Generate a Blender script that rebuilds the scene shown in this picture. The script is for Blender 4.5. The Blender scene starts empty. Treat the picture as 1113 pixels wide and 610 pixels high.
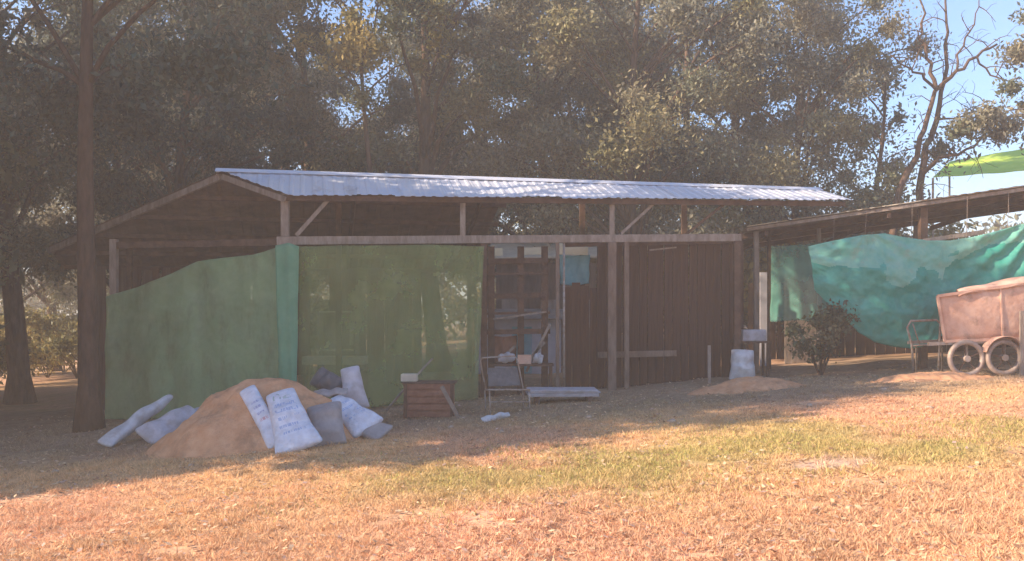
import bpy, math, random
import numpy as np
from mathutils import Vector, Matrix, Quaternion

random.seed(7); rng = np.random.default_rng(7)
SC = bpy.context.scene
COL = SC.collection
R = math.radians

# ------------------------------------------------------------------ camera
CAMZ = 1.6; F = 1000.0; W0, H0, HOR = 1113, 610, 340
cam_d = bpy.data.cameras.new('camera'); cam = bpy.data.objects.new('camera', cam_d); COL.objects.link(cam)
cam.location = (0, 0, CAMZ); cam.rotation_euler = (R(90), 0, 0)
cam_d.sensor_width = 36; cam_d.lens = 36*F/W0; cam_d.shift_y = (HOR-H0/2)/W0
cam_d.clip_start = 0.1; cam_d.clip_end = 2000
SC.camera = cam
# ------------------------------------------------------------------ light
SUN_EL, SUN_AZ = 27.0, 11.0            # light travels along (cos az, sin az) and down
ld = Vector((math.cos(R(SUN_AZ))*math.cos(R(SUN_EL)), math.sin(R(SUN_AZ))*math.cos(R(SUN_EL)), -math.sin(R(SUN_EL))))
sun_d = bpy.data.lights.new('sun', 'SUN'); sun_d.energy = 4.5; sun_d.angle = R(0.5); sun_d.color = (1, .80, .60)
sun = bpy.data.objects.new('sun', sun_d); COL.objects.link(sun)
sun.rotation_euler = (-ld).to_track_quat('Z', 'Y').to_euler()
wd = bpy.data.worlds.new('World'); SC.world = wd; wd.use_nodes = True
nt = wd.node_tree; nt.nodes.clear()
sky = nt.nodes.new('ShaderNodeTexSky'); sky.sky_type = 'NISHITA'; sky.sun_disc = False
sky.sun_elevation = R(SUN_EL); sky.sun_rotation = math.atan2(-ld.x, -ld.y)
sky.dust_density = 0.3; sky.air_density = 1.0; sky.ozone_density = 6.0
bg = nt.nodes.new('ShaderNodeBackground'); bg.inputs[1].default_value = 0.11
wo = nt.nodes.new('ShaderNodeOutputWorld')
nt.links.new(sky.outputs[0], bg.inputs[0]); nt.links.new(bg.outputs[0], wo.inputs[0])
SC.view_settings.view_transform = 'Standard'; SC.view_settings.look = 'None'
SC.view_settings.exposure = 1.5; SC.view_settings.gamma = 1.0
SC.render.engine = 'CYCLES'
SC.cycles.max_bounces = 8; SC.cycles.transparent_max_bounces = 24
SC.cycles.use_denoising = True

# ------------------------------------------------------------------ helpers
def gz(x, y):
    """height of the ground: it climbs to the right"""
    x = np.asarray(x, float); y = np.asarray(y, float)
    xx = 26*np.tanh(x/26)
    z = .055*xx + .0010*xx*np.abs(xx)
    z = z + .03*np.sin(x*.9+y*.35)*np.sin(y*.6+1) + .015*np.sin(x*2.3+1.7)*np.sin(y*1.9)
    return z
def gzf(x, y): return float(gz(x, y))
def P(px, py, d): return Vector(((px-W0/2)/F*d, d, CAMZ+(HOR-py)/F*d))
def G(px, d):
    x = (px-W0/2)/F*d
    return Vector((x, d, gzf(x, d)))

class Noise:
    def __init__(s, seed, n=256):
        s.t = np.random.default_rng(seed).random((n, n)); s.n = n
    def __call__(s, x, y):
        x = np.asarray(x, float); y = np.asarray(y, float)
        xi = np.floor(x).astype(int); yi = np.floor(y).astype(int); fx = x-xi; fy = y-yi
        fx = fx*fx*(3-2*fx); fy = fy*fy*(3-2*fy); n = s.n
        a = s.t[xi % n, yi % n]; b = s.t[(xi+1) % n, yi % n]; c = s.t[xi % n, (yi+1) % n]; d = s.t[(xi+1) % n, (yi+1) % n]
        return (a*(1-fx)+b*fx)*(1-fy)+(c*(1-fx)+d*fx)*fy
    def f(s, x, y, o=3):
        v = 0; a = .5; t = 0
        for k in range(o):
            v = v+a*s(x*2**k+17*k, y*2**k+9*k); t += a; a *= .5
        return v/t
N1, N2, N3 = Noise(11), Noise(12), Noise(13)

class MB:
    def __init__(s): s.v = []; s.f = []; s.uv = None
    def add(s, vs, fs):
        o = len(s.v); s.v += [tuple(v) for v in vs]; s.f += [tuple(i+o for i in f) for f in fs]; return s
    def box(s, c, size, rot=None):
        hx, hy, hz = size[0]/2, size[1]/2, size[2]/2
        vs = [Vector((a*hx, b*hy, e*hz)) for a in (-1, 1) for b in (-1, 1) for e in (-1, 1)]
        if rot is not None: vs = [rot @ v for v in vs]
        c = Vector(c)
        return s.add([v+c for v in vs], [(0,1,3,2),(4,6,7,5),(0,4,5,1),(2,3,7,6),(0,2,6,4),(1,5,7,3)])
    def beam(s, a, b, w, h, up=(0,0,1)):
        """rectangular bar from a to b"""
        a = Vector(a); b = Vector(b); d = (b-a); L = d.length; d.normalize()
        up = Vector(up)
        if abs(d.dot(up)) > .97: up = Vector((0, 1, 0))
        sd = d.cross(up).normalized(); u = sd.cross(d).normalized()
        vs = []
        for p in (a, b):
            for i, j in ((-1,-1),(1,-1),(1,1),(-1,1)): vs.append(p+sd*w/2*i+u*h/2*j)
        return s.add(vs, [(3,2,1,0),(4,5,6,7),(0,1,5,4),(1,2,6,5),(2,3,7,6),(3,0,4,7)])
    def tube(s, pts, rad, n=8, cap=True):
        pts = [Vector(p) for p in pts]; m = len(pts)
        rad = rad if hasattr(rad, '__len__') else [rad]*m
        vs = []; fs = []; ref = None
        for i, p in enumerate(pts):
            t = (pts[min(i+1, m-1)]-pts[max(i-1, 0)]).normalized()
            if ref is None: ref = Vector((1,0,0)) if abs(t.x) < .8 else Vector((0,1,0))
            e1 = (ref-t*ref.dot(t)).normalized(); ref = e1; e2 = t.cross(e1)
            for k in range(n):
                a = 2*math.pi*k/n; vs.append(p+(e1*math.cos(a)+e2*math.sin(a))*rad[i])
        for i in range(m-1):
            for k in range(n):
                k2 = (k+1) % n; fs.append((i*n+k, i*n+k2, (i+1)*n+k2, (i+1)*n+k))
        if cap: fs.append(tuple(range(n-1, -1, -1))); fs.append(tuple((m-1)*n+k for k in range(n)))
        return s.add(vs, fs)
    def grid(s, fn, nu, nv, closed_u=False):
        vs = [fn(i/(nu if closed_u else nu-1), j/(nv-1)) for j in range(nv) for i in range(nu)]
        fs = []
        for j in range(nv-1):
            for i in range(nu if closed_u else nu-1):
                i2 = (i+1) % nu; fs.append((j*nu+i, j*nu+i2, (j+1)*nu+i2, (j+1)*nu+i))
        return s.add(vs, fs)
    def mesh(s, name, mat=None, smooth=False, uv=None):
        me = bpy.data.meshes.new(name); me.from_pydata(s.v, [], s.f); me.update()
        if smooth: me.polygons.foreach_set('use_smooth', [True]*len(me.polygons))
        if mat: me.materials.append(mat)
        if uv is not None:
            l = me.uv_layers.new(name='UVMap')
            vi = np.empty(len(me.loops), int); me.loops.foreach_get('vertex_index', vi)
            l.data.foreach_set('uv', np.asarray(uv, float)[vi].ravel())
        return me
    def obj(s, name, mat=None, parent=None, smooth=False, bevel=0, uv=None, solid=0, **kw):
        o = bpy.data.objects.new(name, s.mesh(name, mat, smooth, uv)); COL.objects.link(o)
        if parent is not None: o.parent = parent
        if solid: m = o.modifiers.new('t', 'SOLIDIFY'); m.thickness = solid; m.offset = 0
        if bevel: m = o.modifiers.new('b', 'BEVEL'); m.width = bevel; m.segments = 2
        for k, v in kw.items(): o[k] = v
        return o

def tag(o, label=None, category=None, group=None, kind=None):
    if label: o['label'] = label
    if category: o['category'] = category
    if group: o['group'] = group
    if kind: o['kind'] = kind
    return o
def thing(name, label, cat, loc=(0,0,0), group=None):
    o = bpy.data.objects.new(name, None); COL.objects.link(o); o.location = loc; o.empty_display_size = .2
    return tag(o, label, cat, group)
def copy_thing(root, label, loc=None, rot=None, scale=None):
    r = root.copy(); COL.objects.link(r); r['label'] = label
    if loc is not None: r.location = loc
    if rot is not None: r.rotation_euler = rot
    if scale is not None: r.scale = scale
    for ch in root.children:
        c = ch.copy(); COL.objects.link(c); c.parent = r
        for g in ch.children:
            d = g.copy(); COL.objects.link(d); d.parent = c
    return r

# ------------------------------------------------------------------ materials
def mat(name, col, rough=.85, metal=0, col2=None, scale=6, detail=5, bump=0, bscale=None, mixlo=.35, mixhi=.65, spec=.3,
        stretch=None, transl=0, attr=None, holes=None, weave=None):
    m = bpy.data.materials.new(name); m.use_nodes = True; n = m.node_tree; L = n.links
    b = n.nodes['Principled BSDF']; out = n.nodes['Material Output']
    b.inputs['Roughness'].default_value = rough; b.inputs['Metallic'].default_value = metal
    b.inputs['Specular IOR Level'].default_value = spec
    tc = n.nodes.new('ShaderNodeTexCoord'); mp = n.nodes.new('ShaderNodeMapping')
    L.new(tc.outputs['Object'], mp.inputs[0])
    if stretch: mp.inputs['Scale'].default_value = stretch
    csock = None
    if attr:
        at = n.nodes.new('ShaderNodeAttribute'); at.attribute_name = attr; csock = at.outputs['Color']
    if col2 is not None:
        nz = n.nodes.new('ShaderNodeTexNoise'); nz.inputs['Scale'].default_value = scale; nz.inputs['Detail'].default_value = detail
        nz.inputs['Roughness'].default_value = .65
        L.new(mp.outputs[0], nz.inputs['Vector'])
        mr = n.nodes.new('ShaderNodeMapRange'); mr.inputs[1].default_value = mixlo; mr.inputs[2].default_value = mixhi
        L.new(nz.outputs[0], mr.inputs[0])
        mx = n.nodes.new('ShaderNodeMix'); mx.data_type = 'RGBA'
        mx.inputs[6].default_value = (*col, 1); mx.inputs[7].default_value = (*col2, 1)
        L.new(mr.outputs[0], mx.inputs[0])
        if csock is not None:
            m2 = n.nodes.new('ShaderNodeMix'); m2.data_type = 'RGBA'; m2.blend_type = 'MULTIPLY'; m2.inputs[0].default_value = 1
            L.new(mx.outputs[2], m2.inputs[6]); L.new(csock, m2.inputs[7]); csock = m2.outputs[2]
        else: csock = mx.outputs[2]
    if csock is not None: L.new(csock, b.inputs['Base Color'])
    else: b.inputs['Base Color'].default_value = (*col, 1)
    if bump:
        nb = n.nodes.new('ShaderNodeTexNoise'); nb.inputs['Scale'].default_value = bscale or scale*4; nb.inputs['Detail'].default_value = 6
        L.new(mp.outputs[0], nb.inputs['Vector'])
        bp = n.nodes.new('ShaderNodeBump'); bp.inputs['Strength'].default_value = bump; bp.inputs['Distance'].default_value = .03
        L.new(nb.outputs[0], bp.inputs['Height']); L.new(bp.outputs[0], b.inputs['Normal'])
    surf = b.outputs[0]
    if transl:
        tr = n.nodes.new('ShaderNodeBsdfTranslucent')
        if csock is not None: L.new(csock, tr.inputs[0])
        else: tr.inputs[0].default_value = (*col, 1)
        ms = n.nodes.new('ShaderNodeMixShader'); ms.inputs[0].default_value = transl
        L.new(surf, ms.inputs[1]); L.new(tr.outputs[0], ms.inputs[2]); surf = ms.outputs[0]
    if holes is not None:
        # open weave: the share of gap varies with the stretch of the cloth
        tp = n.nodes.new('ShaderNodeBsdfTransparent')
        nz = n.nodes.new('ShaderNodeTexNoise'); nz.inputs['Scale'].default_value = 1.3; nz.inputs['Detail'].default_value = 4
        L.new(tc.outputs['Object'], nz.inputs['Vector'])
        mr = n.nodes.new('ShaderNodeMapRange'); mr.inputs[1].default_value = .3; mr.inputs[2].default_value = .7
        mr.inputs[3].default_value = holes[0]; mr.inputs[4].default_value = holes[1]
        L.new(nz.outputs[0], mr.inputs[0])
        ms = n.nodes.new('ShaderNodeMixShader'); L.new(mr.outputs[0], ms.inputs[0])
        L.new(surf, ms.inputs[1]); L.new(tp.outputs[0], ms.inputs[2]); surf = ms.outputs[0]
    L.new(surf, out.inputs[0])
    return m

M = {}
M['ground'] = mat('dry_ground', (1,1,1), .95, col2=(.72,.68,.64), scale=7, bump=.7, bscale=22, attr='col', spec=.1)
M['blade'] = mat('dry_grass', (1,1,1), .8, attr='col', transl=.25, spec=.15)
M['litter'] = mat('leaf_litter', (1,1,1), .85, attr='col', transl=.2, spec=.2)
M['bark'] = mat('dark_bark', (.075,.045,.032), .95, col2=(.16,.105,.075), scale=9, bump=1, bscale=20, stretch=(1,1,.25), spec=.1)
M['bark_dark'] = mat('darkest_bark', (.045,.028,.022), .95, col2=(.10,.062,.045), scale=9, bump=1, bscale=20, stretch=(1,1,.25), spec=.1)
M['bark_grey'] = mat('grey_bark', (.13,.11,.10), .95, col2=(.26,.23,.21), scale=8, bump=.8, bscale=20, stretch=(1,1,.25), spec=.1)
M['leaf'] = mat('leaves', (1,1,1), .5, attr='col', transl=.35, spec=.25)
M['timber'] = mat('grey_timber', (.20,.155,.125), .9, col2=(.34,.275,.23), scale=5, bump=.4, stretch=(2,2,.6), spec=.15)
M['timber_dark'] = mat('dark_timber', (.075,.045,.032), .9, col2=(.15,.09,.065), scale=5, bump=.4, spec=.15)
M['timber_mid'] = mat('brown_post', (.15,.10,.075), .9, col2=(.24,.175,.135), scale=5, bump=.4, stretch=(2,2,.6), spec=.15)
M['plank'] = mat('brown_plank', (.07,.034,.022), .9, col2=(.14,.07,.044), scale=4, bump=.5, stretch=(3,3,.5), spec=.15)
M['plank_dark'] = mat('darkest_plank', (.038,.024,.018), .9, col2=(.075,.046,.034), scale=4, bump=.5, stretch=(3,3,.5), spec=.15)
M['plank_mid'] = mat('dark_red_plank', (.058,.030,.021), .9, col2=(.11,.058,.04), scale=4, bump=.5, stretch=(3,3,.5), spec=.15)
M['plank2'] = mat('faded_plank', (.09,.055,.04), .9, col2=(.17,.115,.085), scale=4, bump=.5, stretch=(3,3,.5), spec=.15)
M['roof'] = mat('zinc_sheet', (.76,.82,.94), .30, .3, col2=(.88,.88,.90), scale=1.6, bump=.08, stretch=(1,1,1), spec=.5)
M['roof_old'] = mat('rusty_sheet', (.15,.10,.08), .8, .2, col2=(.24,.16,.125), scale=2.5, bump=.15, spec=.3)
M['roof_grey'] = mat('aged_sheet', (.21,.17,.145), .7, .25, col2=(.34,.29,.25), scale=2.5, bump=.15, spec=.3)
M['net_green'] = mat('green_shade_net', (.40,.60,.34), .8, col2=(.50,.70,.43), scale=2.5, transl=.45, holes=(.28,.55), spec=.1, bump=.3, bscale=60)
M['net_olive'] = mat('olive_shade_net', (.35,.45,.18), .8, col2=(.45,.54,.26), scale=2.5, transl=.45, holes=(.42,.68), spec=.1, bump=.3, bscale=60)
M['net_teal'] = mat('teal_shade_net', (.18,.44,.28), .8, col2=(.26,.52,.35), scale=2, transl=.3, holes=(.15,.4), spec=.1)
M['net_thin'] = mat('thin_teal_net', (.14,.40,.32), .8, col2=(.22,.50,.42), scale=2, transl=.3, holes=(.35,.65), spec=.1)
M['tarp'] = mat('teal_tarpaulin', (.035,.36,.27), .55, col2=(.10,.47,.38), scale=2.2, transl=.3, spec=.35, bump=.2, bscale=14)
M['tarp_pale'] = mat('pale_tarpaulin', (.30,.60,.48), .7, col2=(.15,.50,.40), scale=2.6, transl=.3, spec=.3, bump=.2, bscale=14)
M['sand'] = mat('builder_sand', (.54,.27,.14), .97, col2=(.64,.36,.21), scale=5, bump=.5, bscale=40, spec=.05)
M['plastic_white'] = mat('white_plastic', (.62,.62,.64), .5, col2=(.46,.45,.46), scale=6, bump=.3, bscale=12, transl=.1)
M['plastic_grey'] = mat('grey_plastic', (.25,.23,.23), .7, col2=(.34,.31,.30), scale=6, bump=.3, bscale=12)
M['plastic_dark'] = mat('dark_plastic', (.07,.075,.085), .6, col2=(.13,.13,.14), scale=8, bump=.4, bscale=14)
M['plastic_pale'] = mat('pale_plastic', (.5,.48,.52), .6, col2=(.38,.36,.38), scale=6, bump=.3, bscale=12)
M['metal'] = mat('grey_tube', (.38,.34,.31), .6, .3, col2=(.25,.17,.12), scale=12)
M['crate'] = mat('rusty_brown_box', (.20,.09,.055), .85, col2=(.30,.15,.10), scale=6, bump=.3)
M['cart'] = mat('pale_pink_panel', (.55,.30,.21), .85, col2=(.68,.44,.33), scale=3.5, bump=.3, spec=.15)
M['rubber'] = mat('tyre_rubber', (.05,.045,.042), .8, col2=(.12,.10,.09), scale=14)
M['rim'] = mat('wheel_rim', (.40,.33,.29), .6, .3, col2=(.28,.2,.16), scale=10)
M['lime'] = mat('lime_cloth', (.58,.80,.07), .7, col2=(.66,.84,.14), scale=2, transl=.2)
M['paint_cream'] = mat('cream_paint', (.62,.55,.42), .8, col2=(.5,.43,.33), scale=5)
M['gap_light'] = mat('gap_light_cream', (.82,.80,.62), .7, col2=(.74,.70,.52), scale=5)  # cream tone standing in for daylight through openings
M['wall_pale'] = mat('pale_wall', (.62,.60,.66), .8, col2=(.5,.48,.52), scale=3)
M['blue_cloth'] = mat('blue_cloth', (.16,.44,.52), .7, col2=(.28,.56,.62), scale=3, transl=.2)
M['stone'] = mat('clod', (.38,.27,.2), .95, col2=(.5,.38,.28), scale=9, bump=.5)

def wear(m, col, scale, lo, hi, amount, stretch=(1,1,1)):
    """rust, dirt or dust patches mixed over a material's own colour"""
    n = m.node_tree; L = n.links; b = n.nodes['Principled BSDF']; sock = b.inputs['Base Color'].links[0].from_socket
    tc = n.nodes.new('ShaderNodeTexCoord'); mp = n.nodes.new('ShaderNodeMapping'); mp.inputs['Scale'].default_value = stretch
    nz = n.nodes.new('ShaderNodeTexNoise'); nz.inputs['Scale'].default_value = scale; nz.inputs['Detail'].default_value = 8; nz.inputs['Roughness'].default_value = .7
    mr = n.nodes.new('ShaderNodeMapRange'); mr.inputs[1].default_value = lo; mr.inputs[2].default_value = hi; mr.inputs[4].default_value = amount
    mx = n.nodes.new('ShaderNodeMix'); mx.data_type = 'RGBA'; mx.inputs[7].default_value = (*col, 1)
    L.new(tc.outputs['Object'], mp.inputs[0]); L.new(mp.outputs[0], nz.inputs[0]); L.new(nz.outputs[0], mr.inputs[0]); L.new(mr.outputs[0], mx.inputs[0]); L.new(sock, mx.inputs[6]); L.new(mx.outputs[2], b.inputs['Base Color'])
wear(M['roof'], (.30,.22,.17), 1.4, .56, .74, .55, (1.6,.6,1)); wear(M['cart'], (.28,.17,.12), 4, .54, .68, .6)
wear(M['net_green'], (.16,.15,.10), 2.2, .5, .7, .6, (1.5,1.5,.5)); wear(M['net_olive'], (.20,.17,.10), 2.2, .5, .7, .5, (1.5,1.5,.5))
wear(M['tarp'], (.03,.17,.13), 2.0, .55, .7, .6); wear(M['tarp_pale'], (.36,.40,.30), 3, .55, .72, .6)
wear(M['plastic_white'], (.30,.23,.18), 5, .5, .7, .6); wear(M['plastic_pale'], (.28,.22,.18), 5, .5, .7, .6)
wear(M['sand'], (.26,.15,.09), 3, .5, .68, .55)

def print_mat(name, kind):
    """woven white sack with worn printing, laid out in the sack's own UV"""
    m = bpy.data.materials.new(name); m.use_nodes = True; n = m.node_tree; L = n.links; b = n.nodes['Principled BSDF']
    b.inputs['Roughness'].default_value = .6
    tc = n.nodes.new('ShaderNodeTexCoord'); sp = n.nodes.new('ShaderNodeSeparateXYZ'); L.new(tc.outputs['UV'], sp.inputs[0])
    U, V = sp.outputs[0], sp.outputs[1]
    def mth(op, a, b_=None, c=None):
        k = n.nodes.new('ShaderNodeMath'); k.operation = op
        for i, q in enumerate((a, b_, c)):
            if q is None: continue
            if isinstance(q, (int, float)): k.inputs[i].default_value = q
            else: L.new(q, k.inputs[i])
        return k.outputs[0]
    def band(v, lo, hi): return mth('MULTIPLY', mth('GREATER_THAN', v, lo), mth('LESS_THAN', v, hi))
    nz = n.nodes.new('ShaderNodeTexNoise'); nz.inputs['Scale'].default_value = 9; nz.inputs['Detail'].default_value = 5
    L.new(tc.outputs['Object'], nz.inputs[0])
    cur = None
    def layer(cur, mask, col):
        x = n.nodes.new('ShaderNodeMix'); x.data_type = 'RGBA'; L.new(mask, x.inputs[0])
        if isinstance(cur, tuple): x.inputs[6].default_value = (*cur, 1)
        else: L.new(cur, x.inputs[6])
        x.inputs[7].default_value = (*col, 1); return x.outputs[2]
    mr = n.nodes.new('ShaderNodeMapRange'); mr.inputs[1].default_value = .35; mr.inputs[2].default_value = .75; L.new(nz.outputs[0], mr.inputs[0])
    base = (.66,.68,.76)
    cur = layer(base, mr.outputs[0], (.50,.50,.55))
    # letters: blocks along u broken by gaps, each row of the print a band of v
    def letters(v0, v1, u0, u1, freq, seed):
        row = band(V, v0, v1); box = band(U, u0, u1)
        cb = n.nodes.new('ShaderNodeCombineXYZ')
        L.new(mth('MULTIPLY', U, freq), cb.inputs[0]); L.new(mth('MULTIPLY', V, 6), cb.inputs[1]); cb.inputs[2].default_value = seed
        vo = n.nodes.new('ShaderNodeTexNoise'); vo.inputs['Scale'].default_value = 1; vo.inputs['Detail'].default_value = 0; L.new(cb.outputs[0], vo.inputs[0])
        return mth('MULTIPLY', mth('MULTIPLY', row, box), mth('GREATER_THAN', vo.outputs[0], .46))
    wear = mth('MULTIPLY', mth('LESS_THAN', nz.outputs[0], .56), .55)
    if kind == 'big':
        du = mth('SUBTRACT', U, .34); dv = mth('MULTIPLY', mth('SUBTRACT', V, .80), 1.3)
        rr = mth('SQRT', mth('ADD', mth('MULTIPLY', du, du), mth('MULTIPLY', dv, dv)))
        ring = mth('MULTIPLY', band(rr, .08, .13), mth('GREATER_THAN', V, .775))
        cur = layer(cur, mth('MULTIPLY', ring, wear), (.10,.24,.14))
        cur = layer(cur, mth('MULTIPLY', letters(.76,.82,.52,.78,38,3), wear), (.18,.30,.24))
        for i, (v0, v1, u0, u1) in enumerate(((.62,.70,.2,.8),(.50,.56,.18,.84),(.40,.44,.22,.8),(.30,.34,.2,.7),(.2,.235,.25,.8))):
            cur = layer(cur, mth('MULTIPLY', letters(v0,v1,u0,u1,34,i+5), wear), (.13,.24,.50))
    elif kind == 'narrow':
        for i, (v0, v1) in enumerate(((.66,.70),(.56,.60),(.47,.50))):
            cur = layer(cur, mth('MULTIPLY', letters(v0,v1,.3,.75,30,i), wear), (.10,.12,.36))
        cur = layer(cur, mth('MULTIPLY', letters(.38,.42,.3,.75,30,9), wear), (.5,.10,.08))
    else:
        for i, (v0, v1) in enumerate(((.6,.66),(.48,.53),(.36,.40),(.26,.29))):
            cur = layer(cur, mth('MULTIPLY', letters(v0,v1,.2,.8,34,i+20), wear), (.12,.26,.55))
    L.new(cur, b.inputs['Base Color'])
    nb = n.nodes.new('ShaderNodeTexNoise'); nb.inputs['Scale'].default_value = 16; L.new(tc.outputs['Object'], nb.inputs[0])
    bp = n.nodes.new('ShaderNodeBump'); bp.inputs['Strength'].default_value = .9; bp.inputs['Distance'].default_value = .03
    L.new(nb.outputs[0], bp.inputs['Height']); L.new(bp.outputs[0], b.inputs['Normal'])
    return m
M['print_big'] = print_mat('printed_sack', 'big'); M['print_narrow'] = print_mat('printed_sack_narrow', 'narrow'); M['print_blue'] = print_mat('printed_sack_blue', 'blue')

# ------------------------------------------------------------------ ground
def ground_col(x, y):
    """colour of the turf: straw, red leaf dust, green patches, floor with painted-in shade"""
    x = np.asarray(x, float); y = np.asarray(y, float)
    a = N1.f(x*.9, y*.6, 4); b = N2.f(x*.45+30, y*.35, 3); c = N3.f(x*3, y*3, 3)
    straw = np.array((.70,.44,.235)); pink = np.array((.70,.40,.26)); green = np.array((.40,.34,.11)); dirt = np.array((.30,.235,.17))
    t = np.clip((b-.42)*5, 0, 1)[..., None]
    near = np.clip((8.6-y)/2.2, 0, 1)[..., None]
    col = straw*(1-t*.8)+pink*t*.8
    col = col*(1-near*.55)+pink*near*.55
    band = np.exp(-((y-(9.5+.12*np.maximum(x, 0)))/1.6)**2)*np.clip((x+3.5)/4.5, 0.1, 1)*np.clip((N3.f(x*.55+7, y*.5, 3)-.3)*3.2, .1, 1)
    g = np.clip(band*1.5+(a-.62)*2.2, 0, 1)*np.clip((a-.28)*4, 0, 1)*.72
    g = np.where(y > 9, g, g*np.clip((y-6)/3, 0, 1))[..., None]
    col = col*(1-g)+green*g
    # dirt floor under and round the sheds, the area's shade put into its colour
    fl = np.clip((y-(12.2+.17*x))/2.0, 0, 1)*np.clip((23-y)/2, .35, 1)
    fl = (fl*.8)[..., None]
    col = col*(1-fl)+dirt*fl
    # bare patch
    d = np.hypot((x-3.05)/.42, (y-8.75)/.42)+ (c-.5)*.9
    p = np.clip((1.0-d)*3, 0, 1)[..., None]
    col = col*(1-p)+np.array((.66,.46,.34))*p
    return col*(.82+.36*c[..., None])

def spaced(lo, hi, step, far, n):
    core = np.arange(lo, hi+1e-6, step); k = np.linspace(0, 1, n+1)[1:]**2.5
    return np.concatenate([(lo-(far)*k)[::-1], core, hi+far*k])
gx = spaced(-14, 14, .14, 130, 22); gy = spaced(3.0, 24, .14, 170, 26); gy = np.unique(np.clip(gy, -60, 600))
X, Y = np.meshgrid(gx, gy); Z = gz(X, Y)+.022*(N1.f(X*2.6, Y*2.6, 3)-.5)*2
pit = np.exp(-(((X-3.05)/.5)**2+((Y-8.75)/.45)**2)); Z -= .035*pit
nx, ny = len(gx), len(gy)
V = np.stack([X, Y, Z], -1).reshape(-1, 3)
i = np.arange(nx-1)[None]+nx*np.arange(ny-1)[:, None]; i = i.ravel()
FQ = np.stack([i, i+1, i+nx+1, i+nx], -1)
def np_mesh(name, V, FQ, cols=None, matl=None, smooth=False):
    me = bpy.data.meshes.new(name); k = FQ.shape[1]
    me.vertices.add(len(V)); me.vertices.foreach_set('co', V.astype(np.float32).ravel())
    me.loops.add(FQ.size); me.loops.foreach_set('vertex_index', FQ.ravel().astype(np.int32))
    me.polygons.add(len(FQ)); me.polygons.foreach_set('loop_start', np.arange(0, FQ.size, k, dtype=np.int32))
    me.update(calc_edges=True)
    if smooth: me.polygons.foreach_set('use_smooth', np.ones(len(FQ), bool))
    if cols is not None:
        at = me.color_attributes.new('col', 'FLOAT_COLOR', 'POINT')
        c4 = np.concatenate([cols, np.ones((len(cols), 1))], 1).astype(np.float32); at.data.foreach_set('color', c4.ravel())
    if matl: me.materials.append(matl)
    me.validate(); return me
def np_obj(name, *a, parent=None, **k):
    o = bpy.data.objects.new(name, np_mesh(name, *a, **k)); COL.objects.link(o)
    if parent is not None: o.parent = parent
    return o
g = np_obj('ground', V, FQ, ground_col(V[:, 0], V[:, 1]), M['ground'], smooth=True); tag(g, kind='structure')

def blades(name, n, sampler, hgt, wid, colfn, lean=.6):
    x, y = sampler(n); z = gz(x, y)+.022*(N1.f(x*2.6, y*2.6, 3)-.5)*2
    m = len(x); a = rng.uniform(0, 2*np.pi, m); h = hgt*rng.uniform(.4, 1.3, m); w = wid*rng.uniform(.6, 1.4, m)
    la = rng.uniform(0, 2*np.pi, m); ll = h*rng.uniform(.1, 1, m)*lean*2
    base = np.stack([x, y, z-.004], 1); s = np.stack([np.cos(a), np.sin(a), 0*a], 1)*w[:, None]/2
    tip = base+np.stack([np.cos(la)*ll, np.sin(la)*ll, h], 1)
    V = np.stack([base-s, base+s, tip], 1).reshape(-1, 3); F_ = np.arange(m*3).reshape(-1, 3)
    c = colfn(x, y)*rng.uniform(.75, 1.3, (m, 1)); c = np.repeat(c, 3, 0)
    return V, F_, np.clip(c, 0, .9)
def samp_near(n):
    y = 4.9+(17.5-4.9)*rng.random(n)**1.25; x = (rng.random(n)-.5)*1.24*y
    keep = N2.f(x*1.7, y*1.7, 3) > .29+.25*np.clip((y-(12.0+.17*x))/2, 0, 1)*rng.random(n)
    keep &= ~(np.hypot((x-3.05)/.4, (y-8.75)/.38) < 1)
    keep &= ~(np.hypot((x+3.35)/1.4, (y-12.7)/1.2) < 1)
    return x[keep], y[keep]
def col_blade(x, y):
    c = ground_col(x, y); k = rng.random((len(x), 1)); return c*(1-.35*k)+np.array((.66,.50,.27))*.35*k
V, F_, C_ = blades('g', 330000, samp_near, .034, .011, col_blade, 1.0)
tag(np_obj('dry_grass', V, F_, C_, M['blade']), 'short dry straw grass and thin green growth over the yard', 'grass', kind='stuff')
def samp_green(n):
    y = rng.uniform(7.0, 13, n); x = (rng.random(n)-.5)*1.2*y
    band = np.exp(-((y-(9.5+.12*np.maximum(x, 0)))/1.6)**2)*np.clip((x+3)/4.5, 0, 1)*np.clip((N3.f(x*.55+7, y*.5, 3)-.3)*3.2, 0, 1)*.75
    keep = (rng.random(n) < band) & (N1.f(x*1.3, y*1.1, 3) > .47) & ~(np.hypot((x-3.05)/.45, (y-8.75)/.42) < 1)
    return x[keep], y[keep]
V, F_, C_ = blades('g', 110000, samp_green, .045, .012, lambda x, y: np.tile((.44,.39,.13), (len(x), 1)), .6)
tag(np_obj('green_grass', V, F_, C_, M['blade']), 'thin green grass growing in patches across the middle of the yard', 'grass', kind='stuff')

def samp_tuft(n):
    k = 1500; cy = 4.9+(16-4.9)*rng.random(k)**1.3; cx = (rng.random(k)-.5)*1.22*cy; i_ = rng.integers(0, k, n)
    x = cx[i_]+rng.normal(0, .045, n); y = cy[i_]+rng.normal(0, .045, n)
    keep = ~(np.hypot((x+3.35)/1.4, (y-12.7)/1.2) < 1); return x[keep], y[keep]
V, F_, C_ = blades('g', 60000, samp_tuft, .065, .010, col_blade, .8)
tag(np_obj('grass_tufts', V, F_, C_, M['blade']), 'taller dry tufts of straw grass standing out of the yard', 'grass', kind='stuff')

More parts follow.
